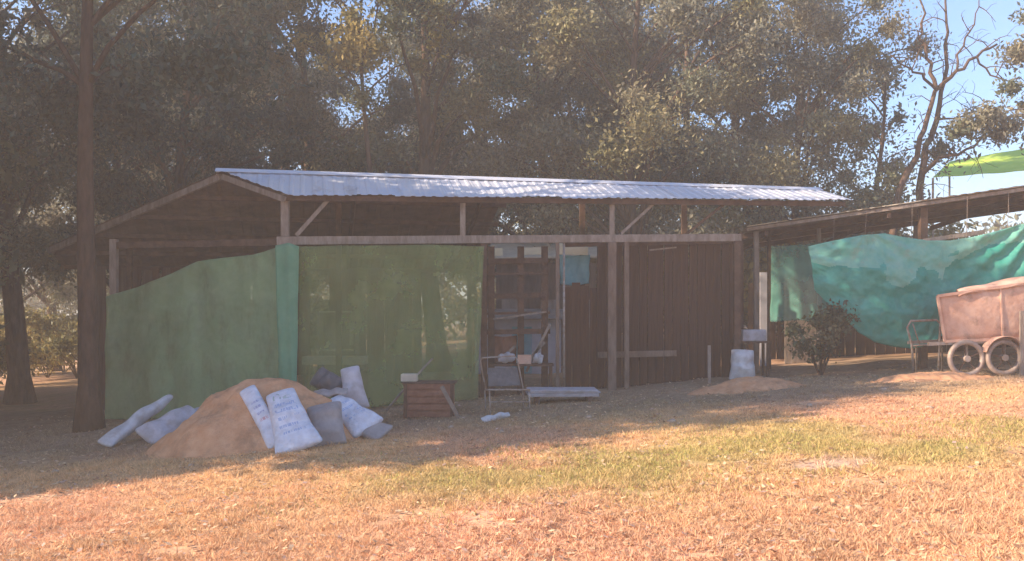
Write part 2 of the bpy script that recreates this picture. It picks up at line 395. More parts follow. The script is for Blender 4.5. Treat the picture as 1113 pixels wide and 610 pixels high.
# fallen leaves: small bent quads lying on the turf
def litter(n, sampler, size):
    x, y = sampler(n); z = gz(x, y)+.022*(N1.f(x*2.6, y*2.6, 3)-.5)*2+.012+.02*rng.random(len(x)); m = len(x)
    a = rng.uniform(0, 2*np.pi, m); L = size*rng.uniform(.5, 1.5, m); w = L*rng.uniform(.35, .6, m)
    d = np.stack([np.cos(a), np.sin(a), rng.uniform(-.4, .4, m)], 1)*L[:, None]/2
    s = np.stack([-np.sin(a), np.cos(a), rng.uniform(-.5, .5, m)], 1)*w[:, None]/2
    c = np.stack([x, y, z], 1)
    V = np.stack([c-d, c+s, c+d, c-s], 1).reshape(-1, 3); V[:, 2] = np.maximum(V[:, 2], np.repeat(z-.014, 4))
    pal = np.array([(.60,.42,.26),(.42,.24,.14),(.70,.52,.32),(.30,.17,.10),(.54,.38,.30)])
    col = pal[rng.integers(0, 5, m)]*rng.uniform(.8, 1.2, (m, 1))
    return V, np.arange(4*m).reshape(-1, 4), np.repeat(col, 4, 0)
def samp_lit(n):
    y = 4.9+(20-4.9)*rng.random(n)**1.2; x = (rng.random(n)-.5)*1.24*y
    keep = rng.random(n) < np.clip(N3.f(x*.8, y*.8, 3)*2.2-.55, .05, 1)
    return x[keep], y[keep]
V, F_, C_ = litter(26000, samp_lit, .05)
tag(np_obj('fallen_leaves', V, F_, C_, M['litter']), 'dry curled fallen leaves scattered over the yard', 'leaves', kind='stuff')

# ------------------------------------------------------------------ trees
def leaf_cloud(cent, rad, n, size, cols, shade=None, droop=.15):
    """n small bent leaves spread through clumps (cent: k x 3, rad: k)"""
    k = len(cent); w = rad**2; idx = rng.choice(k, n, p=w/w.sum())
    v = rng.normal(size=(n, 3)); v /= np.linalg.norm(v, axis=1)[:, None]
    r = np.minimum(np.abs(rng.normal(0, .58, n))+.12, 1.35)
    p = cent[idx]+v*(rad[idx]*r)[:, None]*np.array((1, 1, .7)); p[:, 2] -= droop*rng.random(n)*rad[idx]
    d = rng.normal(size=(n, 3)); d[:, 2] -= .5; d /= np.linalg.norm(d, axis=1)[:, None]
    q = rng.normal(size=(n, 3)); s = np.cross(d, q); s /= np.linalg.norm(s, axis=1)[:, None]
    L = size*rng.uniform(.6, 1.4, n); wd_ = L*rng.uniform(.32, .55, n)
    d *= L[:, None]/2; s *= wd_[:, None]/2
    V = np.stack([p-d, p+s, p+d, p-s], 1).reshape(-1, 3)
    cols = np.array(cols); ci = rng.integers(0, len(cols), k); base = cols[ci][idx]
    alt = cols[rng.integers(0, len(cols), n)]
    c = (base*.65+alt*.35)*rng.uniform(.7, 1.35, (n, 1))
    return V, np.arange(4*n).reshape(-1, 4), np.repeat(c, 4, 0)

def limb(mb, a, b, r0, r1, n=6, wob=.12, seg=6):
    a = Vector(a); b = Vector(b); L = (b-a).length; pts = []; rs = []
    off = Vector((0,0,0))
    for i in range(seg+1):
        t = i/seg; off += Vector((random.gauss(0, 1), random.gauss(0, 1), random.gauss(0, .5)))*wob*L/seg
        sag = Vector((0, 0, .12*L*math.sin(math.pi*t)))
        pts.append(a.lerp(b, t)+off*math.sin(math.pi*min(t, .95))+sag); rs.append(r0+(r1-r0)*t)
    mb.tube(pts, rs, n); return pts

def make_tree(name, label, loc, H, trunk_r, crown_z, crown_r, ncl, nleaf, leaf, cols, barkm, fork=None, lean=(0,0), clr=(.7,1.4), tn=10, group='tall trees of the wood', flat=.6, low=.25, wob=.2):
    global rng; rng = np.random.default_rng(int(H*10+ncl)); random.seed(int(H*10+ncl))
    root = thing(name, label, 'tree', loc, group)
    mb = MB(); top = Vector((lean[0], lean[1], H*.8))
    pts = []; rs = []; seg = 12
    for i in range(seg+1):
        t = i/seg
        pts.append(Vector((top.x*t+.95*wob*math.sin(t*5+H)*min(1, 3*t), top.y*t+wob*math.cos(t*4+H)*min(1, 3*t)-wob*min(1, 3*t), -.25+(top.z+.25)*t)))
        rs.append(trunk_r*((1-t)*.78+.16)+trunk_r*.55*max(0, 1-t*14))
    mb.tube(pts, rs, tn)
    cent = []; rad = []
    for k in range(ncl):
        t = rng.random(); zc = crown_z+(H-crown_z)*t
        prof = math.sin(math.pi*(.12+.80*t))**flat
        a = rng.uniform(0, 2*math.pi); rr = crown_r*prof*math.sqrt(rng.uniform(.08, 1))
        c = Vector((top.x*zc/H+rr*math.cos(a), top.y*zc/H+rr*math.sin(a), zc)); cent.append(c); rad.append(rng.uniform(*clr))
        if k % 2 == 0:
            j = min(seg, max(int(seg*low), int(seg*(zc-rr*.6)/(H*.8)))); pr = rs[j]
            limb(mb, pts[j], c, max(.03, pr*.5), .018, 5, .10, 5)
    tr = mb.obj('trunk', barkm, root, smooth=True)
    V, F_, C_ = leaf_cloud(np.array([tuple(c) for c in cent]), np.array(rad), nleaf, leaf, cols)
    np_obj('crown', V, F_, C_, M['leaf'], parent=root)
    return root

DK = [(.050,.078,.060),(.065,.088,.065),(.045,.068,.065),(.085,.095,.070)]
OL = [(.15,.165,.085),(.18,.17,.10),(.12,.14,.08),(.24,.21,.11),(.16,.14,.10)]
GR = [(.20,.195,.145),(.165,.175,.13),(.26,.235,.17),(.15,.17,.12),(.27,.235,.15)]
YL = [(.34,.27,.08),(.42,.32,.11),(.24,.22,.09),(.20,.19,.08)]
# the near tree at the left end of the shed
make_tree('leaning_tree', 'big dark tree standing in front of the shed\'s left corner', G(97, 15.7), 15, .20, 5.6, 4.6, 50, 60000, .14, DK, M['bark_dark'], lean=(-.1, .3), clr=(.8,1.5), tn=14, low=.5, wob=.05, group='tall trees of the wood')
tA = make_tree('bushy_tree', 'tall olive tree behind the left end of the roof ridge', G(205, 27), 15, .26, 3.6, 4.6, 56, 58000, .14, DK+OL[:2], M['bark'], clr=(.55,1.15))
tB = make_tree('forked_tree', 'tree with a dark forked trunk behind the middle of the roof', G(478, 27.5), 16, .34, 4.0, 4.6, 46, 46000, .14, OL+DK[:1], M['bark'], lean=(-.8, .4), clr=(.5,1.15))
tC = make_tree('grey_leaved_tree', 'grey green tree rising behind the right half of the roof', G(690, 27), 15, .26, 3.4, 4.5, 62, 64000, .135, GR+YL[2:3]+[(.30,.26,.13)], M['bark'], clr=(.55,1.2))
tD = make_tree('slim_tree', 'slim tree at the right edge of the wood against open sky', G(938, 27.5), 10.2, .15, 3.6, 2.0, 24, 9000, .16, GR+OL[:2], M['bark'], lean=(.5, 0), clr=(.5,1.0))
def cp(src, label, px, d, s, rz):
    g_ = G(px, d); copy_thing(src, label, g_, (0, 0, R(rz)), (s, s, s*random.uniform(.95, 1.08)))
cp(tB, 'tree with a pale base standing in the gap left of the shed', 22, 24.5, .92, 70)
cp(tA, 'dark tree behind the left rake of the shed roof', 120, 31, 1.0, 120)
cp(tA, 'dark bushy tree between the ridge end and the yellow lit foliage', 330, 30, 1.05, 200)
cp(tC, 'grey tree just right of the forked trunk', 580, 31, 1.05, 100)
cp(tC, 'broad grey tree over the right third of the roof', 800, 29, .93, 220)
cp(tA, 'tree left of the slim tree, darker than its neighbours', 745, 34, 1.1, 40)
cp(tB, 'tree at the far left edge of the photo', -75, 25, .95, 160)
cp(tC, 'grey tree between the broad grey tree and the slim one', 872, 28.5, .80, 330)
cp(tC, 'far grey tree seen in the gap between the two left trees', 60, 46, 1.1, 10)
make_tree('yellow_leaved_tree', 'yellowish sunlit tree left of the forked trunk', G(402, 24.8), 12.6, .14, 8.0, 2.2, 22, 11000, .15, YL, M['bark'], clr=(.4,.9))
cp(tC, 'distant grey tree behind the middle of the wood', 520, 47, 1.15, 300)
for k_, (src, px, d, s_, lab) in enumerate(((tC, 170, 38, 1.0, 'distant tree filling the gap left of the roof ridge'), (tA, 300, 37, .95, 'distant dark tree just right of the ridge end'), (tC, 425, 39, 1.0, 'distant grey tree between the yellowish tree and the forked one'), (tA, 525, 36, .95, 'distant dark tree just right of the forked trunk'), (tC, 620, 38, 1.0, 'distant grey tree behind the middle roof post'), (tA, 710, 39, 1.0, 'distant dark tree behind the grey green tree'), (tA, 20, 40, 1.0, 'distant dark tree high at the far left'), (tC, 225, 32.5, .9, 'grey tree close behind the roof ridge end'))):
    cp(src, lab, px, d, s_, 47*k_+15)
cp(tA, 'distant dark tree high behind the left side of the wood', 250, 47, 1.2, 250)
cp(tB, 'distant tree between the grey trees at centre right', 655, 44, 1.15, 20)
# casters of the long shade: more of the same wood, off to the left where the sun stands
tE = make_tree('thicket_tree', 'dense low tree of the thicket beyond the left edge, nearest the yard', (-12.8, 13.2, gzf(-12.8, 13.2)), 10.5, .2, 1.4, 3.1, 110, 26000, .34, DK+OL[:2], M['bark'], clr=(.7,1.1), group='thicket beyond the left edge', flat=.18)
make_tree('thicket_tree', 'thin crowned tree of the thicket, the one nearest the yard', (-12.3, 11.0, gzf(-12.3, 11.2)), 9.7, .15, 1.4, 2.7, 90, 20000, .30, DK+OL[:2], M['bark'], clr=(.6,1.0), group='thicket beyond the left edge', flat=.18)
for (x, y, s, rz) in ((-16, 12.3, 1.05, 60), (-20, 11.6, 1.1, 130), (-24.5, 10.9, 1.2, 200), (-12.6, 17.2, .88, 240), (-17, 17.5, 1.0, 300), (-16.5, 21.8, 1.1, 20), (-22, 17.5, 1.2, 90), (-19, 23, 1.2, 150), (-30, 14, 1.3, 210), (-20.5, 27.5, 1.1, 250)):
    copy_thing(tE, 'dense low tree of the thicket beyond the left edge of the photo', (x, y, gzf(x, y)), (0, 0, R(rz)), (s, s, s))

# bare tree at the right, against the sky
def bare_tree(label, base, paths):
    root = thing('bare_tree', label, 'tree', base, 'bare trees against the sky')
    mb = MB(); ends = []
    for pth, r0, r1 in paths:
        w = [P(*p)-base for p in pth]
        # smooth the path
        pts = []; 
        for i in range(len(w)-1):
            for t in (0, .33, .66):
                j = Vector((random.gauss(0, .03), random.gauss(0, .05), random.gauss(0, .03)))
                pts.append(w[i].lerp(w[i+1], t)+(j if i+t > 0 else Vector()))
        pts.append(w[-1]); m = len(pts)
        mb.tube(pts, [r0+(r1-r0)*i/(m-1) for i in range(m)], 7)
        for q in range(2, m, 1):
            if random.random() < .8:
                a = pts[q]; L = random.uniform(.35, 1.0); v = Vector((random.gauss(0, 1), random.gauss(0, .6), random.gauss(.35, .8))).normalized()*L
                tw = limb(mb, a, a+v, .018, .006, 4, .25, 4)
                for s_ in range(2):
                    b = tw[2+s_]; v2 = (v.normalized()+Vector((random.gauss(0, .8), random.gauss(0, .8), random.gauss(0, .7)))).normalized()*L*.6
                    limb(mb, b, b+v2, .008, .004, 3, .25, 3)
    mb.obj('trunk', M['bark'], root, smooth=True)
    return root
D = 25
bt = bare_tree('crooked bare tree with spreading twigs against the blue sky at right', G(968, D),
    [([(968, 300, D), (972, 240, D), (978, 205, D), (996, 170, D), (1004, 140, D), (1018, 98, D), (1040, 78, D), (1062, 62, D), (1084, 48, D)], .105, .03),
     ([(1018, 98, D), (1010, 70, D+.3), (1000, 45, D+.4), (1004, 15, D+.5), (998, -12, D+.5)], .06, .02),
     ([(1018, 98, D), (1000, 82, D-.3), (985, 72, D-.4), (968, 60, D-.6)], .045, .015),
     ([(1062, 62, D), (1078, 82, D), (1094, 90, D), (1108, 84, D)], .03, .012),
     ([(1040, 78, D), (1046, 50, D), (1060, 25, D+.4), (1064, -5, D+.4)], .035, .012)])
D = 26.5
bare_tree('second bare tree with a thicker straight stem just right of the crooked one', G(996, D),
    [([(996, 300, D), (998, 230, D), (1002, 195, D), (1008, 160, D), (1018, 130, D), (1024, 100, D), (1030, 60, D), (1026, 25, D), (1032, -10, D)], .13, .025),
     ([(1002, 190, D), (1022, 172, D-.2), (1040, 168, D-.3), (1056, 160, D-.4), (1080, 130, D-.6)], .07, .02),
     ([(1018, 130, D), (1046, 128, D+.2), (1070, 112, D+.3)], .035, .012)])
# drooping leafy bough entering from the right
root = thing('leafy_bough_tree', 'leafy tree reaching in from the right edge above the lime roof', 'tree', G(1240, 24.5))
mb = MB(); b0 = G(1240, 24.5)
mb.tube([Vector((0,0,-.2)), Vector((.1,0,2)), Vector((0,.1,4)), Vector((-.3,0,6)), Vector((-.6,0,9))], [.24,.2,.17,.13,.05], 8)
cs = []; rd = []
for px, py, d in ((1050,150,24.5),(1075,140,24.2),(1100,150,24.3),(1118,128,24.5),(1085,160,24.6),(1040,158,24.4),(1108,70,24.8),(1120,30,24.6),(1098,108,24.3),(1130,165,24.2),(1150,120,24.5),(1160,60,24.5),(1180,20,24.6),(1145,0,24.6),(1200,100,24.3)):
    c = P(px, py, d)-b0; c.z += .35; cs.append(tuple(c)); rd.append(random.uniform(.28, .6)); limb(mb, Vector((-.2, 0, 5.2)), c, .06, .012, 5, .1, 6)
mb.obj('trunk', M['bark_grey'], root, smooth=True)
V, F_, C_ = leaf_cloud(np.array(cs), np.array(rd), 9000, .14, GR+OL); V[:, 2] = V[:, 2]
np_obj('crown', V, F_, C_, M['leaf'], parent=root)

# undergrowth
def make_shrub(name, label, loc, n, r, h, cols, leaf=.12, group='undergrowth shrubs'):
    root = thing(name, label, 'shrub', loc, group); mb = MB(); cs = []; rd = []
    for k in range(9):
        a = random.uniform(0, 6.28); q = r*math.sqrt(random.random()); c = Vector((q*math.cos(a), q*math.sin(a), h*random.uniform(.3, .9)))
        cs.append(tuple(c)); rd.append(random.uniform(.35, .6)*r); limb(mb, (0, 0, -.05), c, .025, .008, 4, .1, 4)
    mb.obj('stem', M['bark'], root)
    V, F_, C_ = leaf_cloud(np.array(cs), np.array(rd), n, leaf, cols); np_obj('foliage', V, F_, C_, M['leaf'], parent=root); return root
sh = make_shrub('shrub', 'tall scrub behind the left trees', G(-34, 30), 6000, 1.7, 2.6, OL+YL, .16)
n_ = 0
names = ['scrub left of the dark trunk, lit from behind', 'scrub filling the gap beyond the left trees', 'low scrub behind the end of the shed', 'scrub deep behind the green net', 'scrub behind the shed\'s back wall',
 'scrub beyond the open middle bay', 'scrub seen past the ladder frame', 'scrub beyond the right bay of the shed', 'scrub showing between the two roofs', 'pale scrub just under the slim tree', 'scrub under the crooked bare tree', 'scrub behind the right shed roof', 'scrub left of the lime roof', 'scrub behind the far left tree', 'scrub far off between the left trunks', 'scrub by the pale trunk at far left', 'scrub behind the lime roof', 'tall scrub under the grey tree', 'tall scrub under the broad tree', 'tall scrub at the wood\'s right end']
for (px, d, s), nm in zip(((-30,33,1),(70,44,1.1),(110,34,1),(180,33,1.2),(260,33,1.3),(350,34,1.2),(560,41,1.1),(640,39,1.1),(710,31,1.5),(950,32,1.6),(1000,33,1.5),(1050,34,1.4),(1020,37,1.6),(-60,27,1),(45,48,1.1),(0,42,1),(1110,40,1.5),(760,31,1.6),(830,31,1.7),(890,31,1.7)), names):
    copy_thing(sh, nm, G(px, d), (0, 0, random.uniform(0, 6)), (s, s, s))
for k, (px, d, s, lab) in enumerate(((14, 37, 1.3, 'yellow lit scrub left of the gap beyond the near trees'), (52, 40, 1.1, 'yellow lit scrub in the middle of the left gap'), (84, 38, 1.2, 'yellow lit scrub just left of the big dark trunk'), (735, 33, 1.9, 'yellow olive scrub showing between the eave and the right partition'), (775, 34, 1.9, 'yellow olive scrub showing where the two roofs meet'), (965, 34, 1.7, 'yellow olive scrub at the foot of the crooked bare tree'))):
    if k == 0: yb = make_shrub('yellow_scrub', lab, G(px, d), 5000, 1.4, 2.4, YL, .13, 'yellowish scrub'); yb.scale = (s, s, s)
    else: copy_thing(yb, lab, G(px, d), (0, 0, k*1.3), (s, s, s))
# far wood
cs = []; rd = []
for k in range(150):
    px = -300+1500*k/150+random.uniform(-20, 20); d = random.uniform(58, 75); gp = G(px, d)
    for q in range(3): cs.append((gp.x+random.uniform(-1, 1), gp.y, gp.z+random.uniform(.5, 6.5 if px < 900 else 5.5))); rd.append(random.uniform(1.6, 3.0))
V, F_, C_ = leaf_cloud(np.array(cs), np.array(rd), 60000, .5, OL+GR+YL[:2])
tag(np_obj('far_wood', V, F_, C_, M['leaf']), 'far wood closing the view behind the sheds', 'wood', kind='stuff')

# ------------------------------------------------------------------ main shed
C0 = Vector((-5.5, 17.4, 0)); U_ = Vector((.977, .215, 0)); V_ = Vector((-.215, .977, 0)); LEN = 12.5
def S(u, v, z): p = C0+U_*u+V_*v; p.z = z; return p
def zr(u): return 4.25                                   # ridge
def ze(u): return 3.66+.20*max(0, min(1, (u-1.2)/11))    # front eave
def roof_z(u, v):
    if v <= 0: return zr(u)+(ze(u)-zr(u))*(-v/1.3)
    return zr(u)-v*.354
def lean_cut(u): return max(0, -u/3.94*3.53) if u < 0 else 0
shed = thing('timber_shed', 'long open timber shed with a pale metal roof, hung with green nets', 'shed', (C0.x, C0.y, gzf(C0.x, C0.y)))
SO = shed.location.copy()
def sh_obj(mb, name, m, **k):
    mb.v = [tuple(Vector(v)-SO) for v in mb.v]; return mb.obj(name, m, shed, **k)
RIB = .012
def ribbed(u0, u1, va, vb, lift, nv=5, pitch=.19):
    """ribbed metal sheet between u0..u1, running from va(u) to vb(u)"""
    mb = MB(); prof = []
    u = u0
    while u < u1-1e-4:
        for du, h in ((0, 0), (.09, 0), (.115, RIB), (.16, RIB), (.189, 0)):
            if u+du <= u1: prof.append((u+du, h))
        u += pitch
    prof.append((u1, 0)); m = len(prof); vs = []; fs = []
    for j in range(nv):
        t = j/(nv-1)
        for (uu, h) in prof:
            v = va(uu)+(vb(uu)-va(uu))*t; vs.append(S(uu, v, roof_z(uu, v)+h+lift))
    for j in range(nv-1):
        for i_ in range(m-1): fs.append((j*m+i_, j*m+i_+1, (j+1)*m+i_+1, (j+1)*m+i_))
    mb.add(vs, fs); return mb
k = 0; u = 0.0
while u < LEN-.05:                                       # front slope: left edge runs from the ridge end to the eave corner
    u1 = min(u+.80, LEN)
    jag = random.uniform(-.05, .05); lift = .03+.006*(k % 2)+random.uniform(0, .004)
    lo = lambda uu, jag=jag: -1.3-jag
    hi = lambda uu: 0.0
    if u < 1.27:
        hi0 = lambda uu: 0.0
        lo = lambda uu, jag=jag: -min(1.3+jag, max(.02, 1.3*uu/1.27))
    sh_obj(ribbed(u, u1, lo, hi, lift), 'roof_sheet', M['roof'], solid=.002); u += .79; k += 1
u = -3.9
while u < 5.0:                                           # long back slope
    u1 = u+.80; lift = .03+.006*(k % 2)
    sh_obj(ribbed(u, u1, lambda uu: lean_cut(uu)+.01, lambda uu: 4.6, lift, 6, .25), 'back_roof_sheet', M['roof_old'], solid=.002); u += .79; k += 1
# ridge cap
mb = MB(); mb.add([S(-.1, -.16, 4.25-.16*.45+.07), S(LEN, -.16, 4.25-.16*.40+.07), S(LEN, 0, 4.335), S(-.1, 0, 4.335), S(-.1, .16, 4.25-.02), S(LEN, .16, 4.23)], [(0,1,2,3),(3,2,5,4)])
sh_obj(mb, 'ridge_cap', M['roof'], solid=.003)
# timbers
VF = -1.02
def uf(px):        # u on the post line for a picture column
    lo, hi = -3, 14
    for _ in range(40):
        m = (lo+hi)/2; p = S(m, VF, 0)
        if p.x/p.y*F+W0/2 < px: lo = m
        else: hi = m
    return lo
def zb(u): return 2.90+.022*(u-1.3)+ .006*max(0, u-6)     # tie beam height
def ground_at(p): return gzf(p.x, p.y)
ua, ub = uf(310), uf(800)
mb = MB(); mb.beam(S(ua-.15, VF, zb(ua)), S(ub+.1, VF, zb(ub)), .09, .15); sh_obj(mb, 'tie_beam', M['timber'], bevel=.008)
mb = MB(); mb.beam(S(ua-.1, VF-.12, roof_z(ua, VF-.12)-.07), S(LEN-.1, VF-.12, roof_z(LEN, VF-.12)-.07), .05, .10); sh_obj(mb, 'eave_purlin', M['timber_dark'])
for v in (-.3,):
    mb = MB(); mb.beam(S(.4, v, roof_z(4, v)-.06), S(LEN-.1, v, roof_z(LEN, v)-.06), .05, .09); sh_obj(mb, 'purlin', M['timber_dark'])
for v in (.9, 1.8, 2.7, 3.6, 4.4):
    s0 = -v/3.53*3.94+.15; mb = MB(); mb.beam(S(max(-3.8, s0), v, roof_z(0, v)-.06), S(5.7, v, roof_z(5.7, v)-.06), .05, .09); sh_obj(mb, 'purlin', M['timber_dark'])
for px, w in ((310, .14), (503, .10), (665, .10)):
    u = uf(px); p0 = S(u, VF, zb(u)+.08); p1 = S(u, VF, roof_z(u, VF)-.03)
    mb = MB(); mb.beam(p0, p1, w, w*.8); sh_obj(mb, 'short_post', M['timber'], bevel=.006)
def post(px, w, top=None, v=VF, m='timber', name='post', round_=False):
    u = uf(px) if v == VF else None
    p = S(u, v, 0) if u is not None else None
    b = Vector((p.x, p.y, ground_at(p)-.1)); t = Vector((p.x, p.y, top if top else zb(u)-.07))
    mb = MB()
    if round_: mb.tube([b, b.lerp(t, .5)+Vector((random.uniform(-.02, .02), 0, 0)), t], [w/2*1.1, w/2, w/2*.9], 9)
    else: mb.beam(b, t, w, w)
    return sh_obj(mb, name, M[m], smooth=round_)
post(312, .17); post(665, .16, m='timber_mid'); post(681, .09, m='timber_mid'); post(606, .07, m='timber_mid'); post(613, .05, m='metal', round_=True)
post(801, .13, m='timber_dark'); post(526, .12, m='timber_dark')
# diagonal strut by the front corner post
u = uf(316); mb = MB(); mb.beam(S(u+.1, VF-.02, zb(u)+.1), S(uf(362), VF-.02, roof_z(4, VF)-.06), .05, .07); sh_obj(mb, 'strut', M['timber'])
u = uf(672); mb = MB(); mb.beam(S(u+.05, VF-.02, zb(u)+.1), S(uf(712), VF-.02, roof_z(6, VF)-.07), .04, .05); sh_obj(mb, 'strut', M['timber'])
u = uf(745); mb = MB(); mb.beam(S(u, VF+.06, zb(u)+.05), S(uf(790), VF+.06, roof_z(9, VF)-.08), .04, .05); sh_obj(mb, 'strut', M['timber_dark'])
# rake rafters at the left end, and the end corner post
mb = MB(); mb.beam(S(-.02, .02, 4.17), S(-3.9, 3.5, roof_z(0, 3.5)-.07), .06, .12); sh_obj(mb, 'rake_rafter', M['timber'])
mb = MB(); mb.beam(S(.02, -.02, 4.17), S(1.2, -1.25, roof_z(1.2, -1.25)-.06), .05, .10); sh_obj(mb, 'rake_rafter', M['timber'])
for u in (2.5, 5.1):
    mb = MB(); mb.beam(S(u, 0, 4.12), S(u, 4.5, roof_z(u, 4.5)-.14), .06, .12); sh_obj(mb, 'rafter', M['timber_dark'])
    mb = MB(); mb.beam(S(u, 0, 4.12), S(u, -1.0, roof_z(u, -1.0)-.14), .06, .12); sh_obj(mb, 'rafter', M['timber_dark'])
CP = G(124, 17.8); mb = MB(); mb.beam((CP.x, CP.y, CP.z-.1), (CP.x, CP.y, 3.02), .13, .13); sh_obj(mb, 'post', M['timber'], label='pale grey post at the open left corner')
# tie across the open left end
mb = MB(); mb.beam((CP.x, CP.y, 2.9), S(ua, VF, zb(ua)-.02), .07, .12); sh_obj(mb, 'end_tie', M['timber_dark'])
for u, v in ((-2.2, 3.2), (-.2, 4.2), (2.3, 4.3), (5.5, 4.3), (9.6, .6), (7.2, .3), (2.2, .4)):
    p = S(u, v, 0); mb = MB(); mb.beam((p.x, p.y, ground_at(p)-.1), (p.x, p.y, roof_z(u, v)-.08 if v > 1 else 4.05), .11, .11); sh_obj(mb, 'post', M['timber_dark'])
# back wall of upright boards, with gaps where boards are gone
def board_wall(p0, p1, ztop, w, m, gaps=(), name='board', parent=shed, origin=SO, mats=None, tilt=.018):
    d = (p1-p0); L = d.length; dn = d.normalized(); n = int(L/w); nrm = Vector((-dn.y, dn.x, 0)); proto = {}
    for i_ in range(n):
        t = (i_+.5)*w
        if any(a < t < b for a, b in gaps): continue
        c = p0+dn*t+nrm*random.uniform(-.012, .012); zb_ = gzf(c.x, c.y)-.03; zt = ztop(t)+random.uniform(-.06, .05)
        key = i_ % 2
        if key not in proto:
            q = MB(); q.beam((0, 0, 0), (0, 0, 1), w-.012, .022, up=(0, 1, 0)); proto[key] = q.mesh('board', mats[key] if mats else m)
        o = bpy.data.objects.new(name, proto[key]); COL.objects.link(o); o.parent = parent
        o.location = (c.x-origin.x, c.y-origin.y, zb_-origin.z); o.scale = (1, 1, zt-zb_)
        o.rotation_euler = (0, random.uniform(-tilt, tilt), math.atan2(dn.y, dn.x))
PM = (M['plank'], M['plank2'])
pA, pB = S(-3.2, 3.9, 0), S(4.3, 3.9, 0)
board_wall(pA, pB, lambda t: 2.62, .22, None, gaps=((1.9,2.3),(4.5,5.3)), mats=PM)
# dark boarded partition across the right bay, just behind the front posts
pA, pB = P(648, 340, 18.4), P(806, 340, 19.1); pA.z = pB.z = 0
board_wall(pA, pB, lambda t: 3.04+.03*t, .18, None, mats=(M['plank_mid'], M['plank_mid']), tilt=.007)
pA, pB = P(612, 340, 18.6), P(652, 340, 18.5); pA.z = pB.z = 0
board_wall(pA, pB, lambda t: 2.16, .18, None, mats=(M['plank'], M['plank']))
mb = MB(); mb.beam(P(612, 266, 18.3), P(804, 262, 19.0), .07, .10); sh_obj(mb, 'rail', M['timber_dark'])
mb = MB(); mb.beam(P(650, 386, 18.2), P(735, 384, 18.6), .04, .12); sh_obj(mb, 'rail', M['timber_mid'], label='pale horizontal rail low across the dark boards')
mb = MB(); mb.beam(P(706, 272, 18.35), P(735, 269, 18.45), .03, .03); sh_obj(mb, 'batten', M['timber'])

# ------------------------------------------------------------------ nets
def cloth(name, label, cat, top, bot, nu, nv, m, wave=.05, freq=9, sag=.0, seed=0, thick=.004, drop=None, parent=None, m2=None, pale=None):
    """hanging cloth between a top polyline and a bottom polyline of world points"""
    def poly(pl, t):
        q = t*(len(pl)-1); i_ = min(int(q), len(pl)-2); return Vector(pl[i_]).lerp(Vector(pl[i_+1]), q-i_)
    base = Vector(poly(bot, .5)); mb = MB()
    nz = Noise(100+seed)
    def fn(a, b):
        p = poly(top, a).lerp(poly(bot, a), b)
        w = wave*(math.sin(a*freq*6.28+1.5*math.sin(b*3+seed))*(.4+.6*b)+2.2*(float(nz.f(a*nu*.12, b*nv*.12, 3))-.5))
        p.y -= w; p.x += .3*w*math.sin(b*9+a*20)
        p.z -= sag*math.sin(a*math.pi*(len(top)-1))**2*(1-b)
        return p-base
    mb.grid(fn, nu, nv)
    o = mb.obj(name, m, parent, smooth=True, solid=thick)
    if m2:
        o.data.materials.append(m2)
        for i_, f in enumerate(o.data.polygons):
            a = (i_ % (nu-1))/(nu-1); b = (i_//(nu-1))/(nv-1)
            if pale(a, b): f.material_index = 1
    o.location = base if parent is None else base-parent.location
    if parent is None: tag(o, label, cat)
    return o
fu = S(ua, VF-.12, 0)
def PF(px, py, d): return P(px, py, d)
dL, dC = 17.45, 16.35
def gb(px, d, dz=.03): q = G(px, d); q.z += dz; return q
cloth('shade_net', 'green shade net with a sloping top edge hung across the left end', 'net',
      [P(116,322,dL), P(150,312,17.2), P(185,298,17.0), P(215,284,16.8), P(245,280,16.6), P(275,277,16.5), P(303,268,dC)],
      [gb(114,dL), gb(150,17.2), gb(185,17.0), gb(215,16.8), gb(245,16.6), gb(275,16.5), gb(303,dC)], 90, 50, M['net_green'], .035, 5, seed=1)
cloth('shade_net_strip', 'narrow teal strip of doubled shade net down the front corner post', 'net',
      [P(299,267,16.22), P(314,264,16.2), P(325,268,16.25)], [gb(304,16.2), gb(313,16.18), gb(322,16.2)], 16, 40, M['net_teal'], .02, 2, seed=2)
cloth('shade_net', 'olive see-through shade net hung across the second bay, its right end free', 'net',
      [P(324,268,16.4), P(370,267,16.5), P(420,267,16.6), P(470,266,16.65), P(518,268,16.7), P(526,268,16.7)],
      [gb(324,16.4), gb(370,16.5), gb(420,16.6), gb(470,16.65), gb(510,16.7), gb(519,16.7)], 90, 50, M['net_olive'], .03, 6, seed=3)

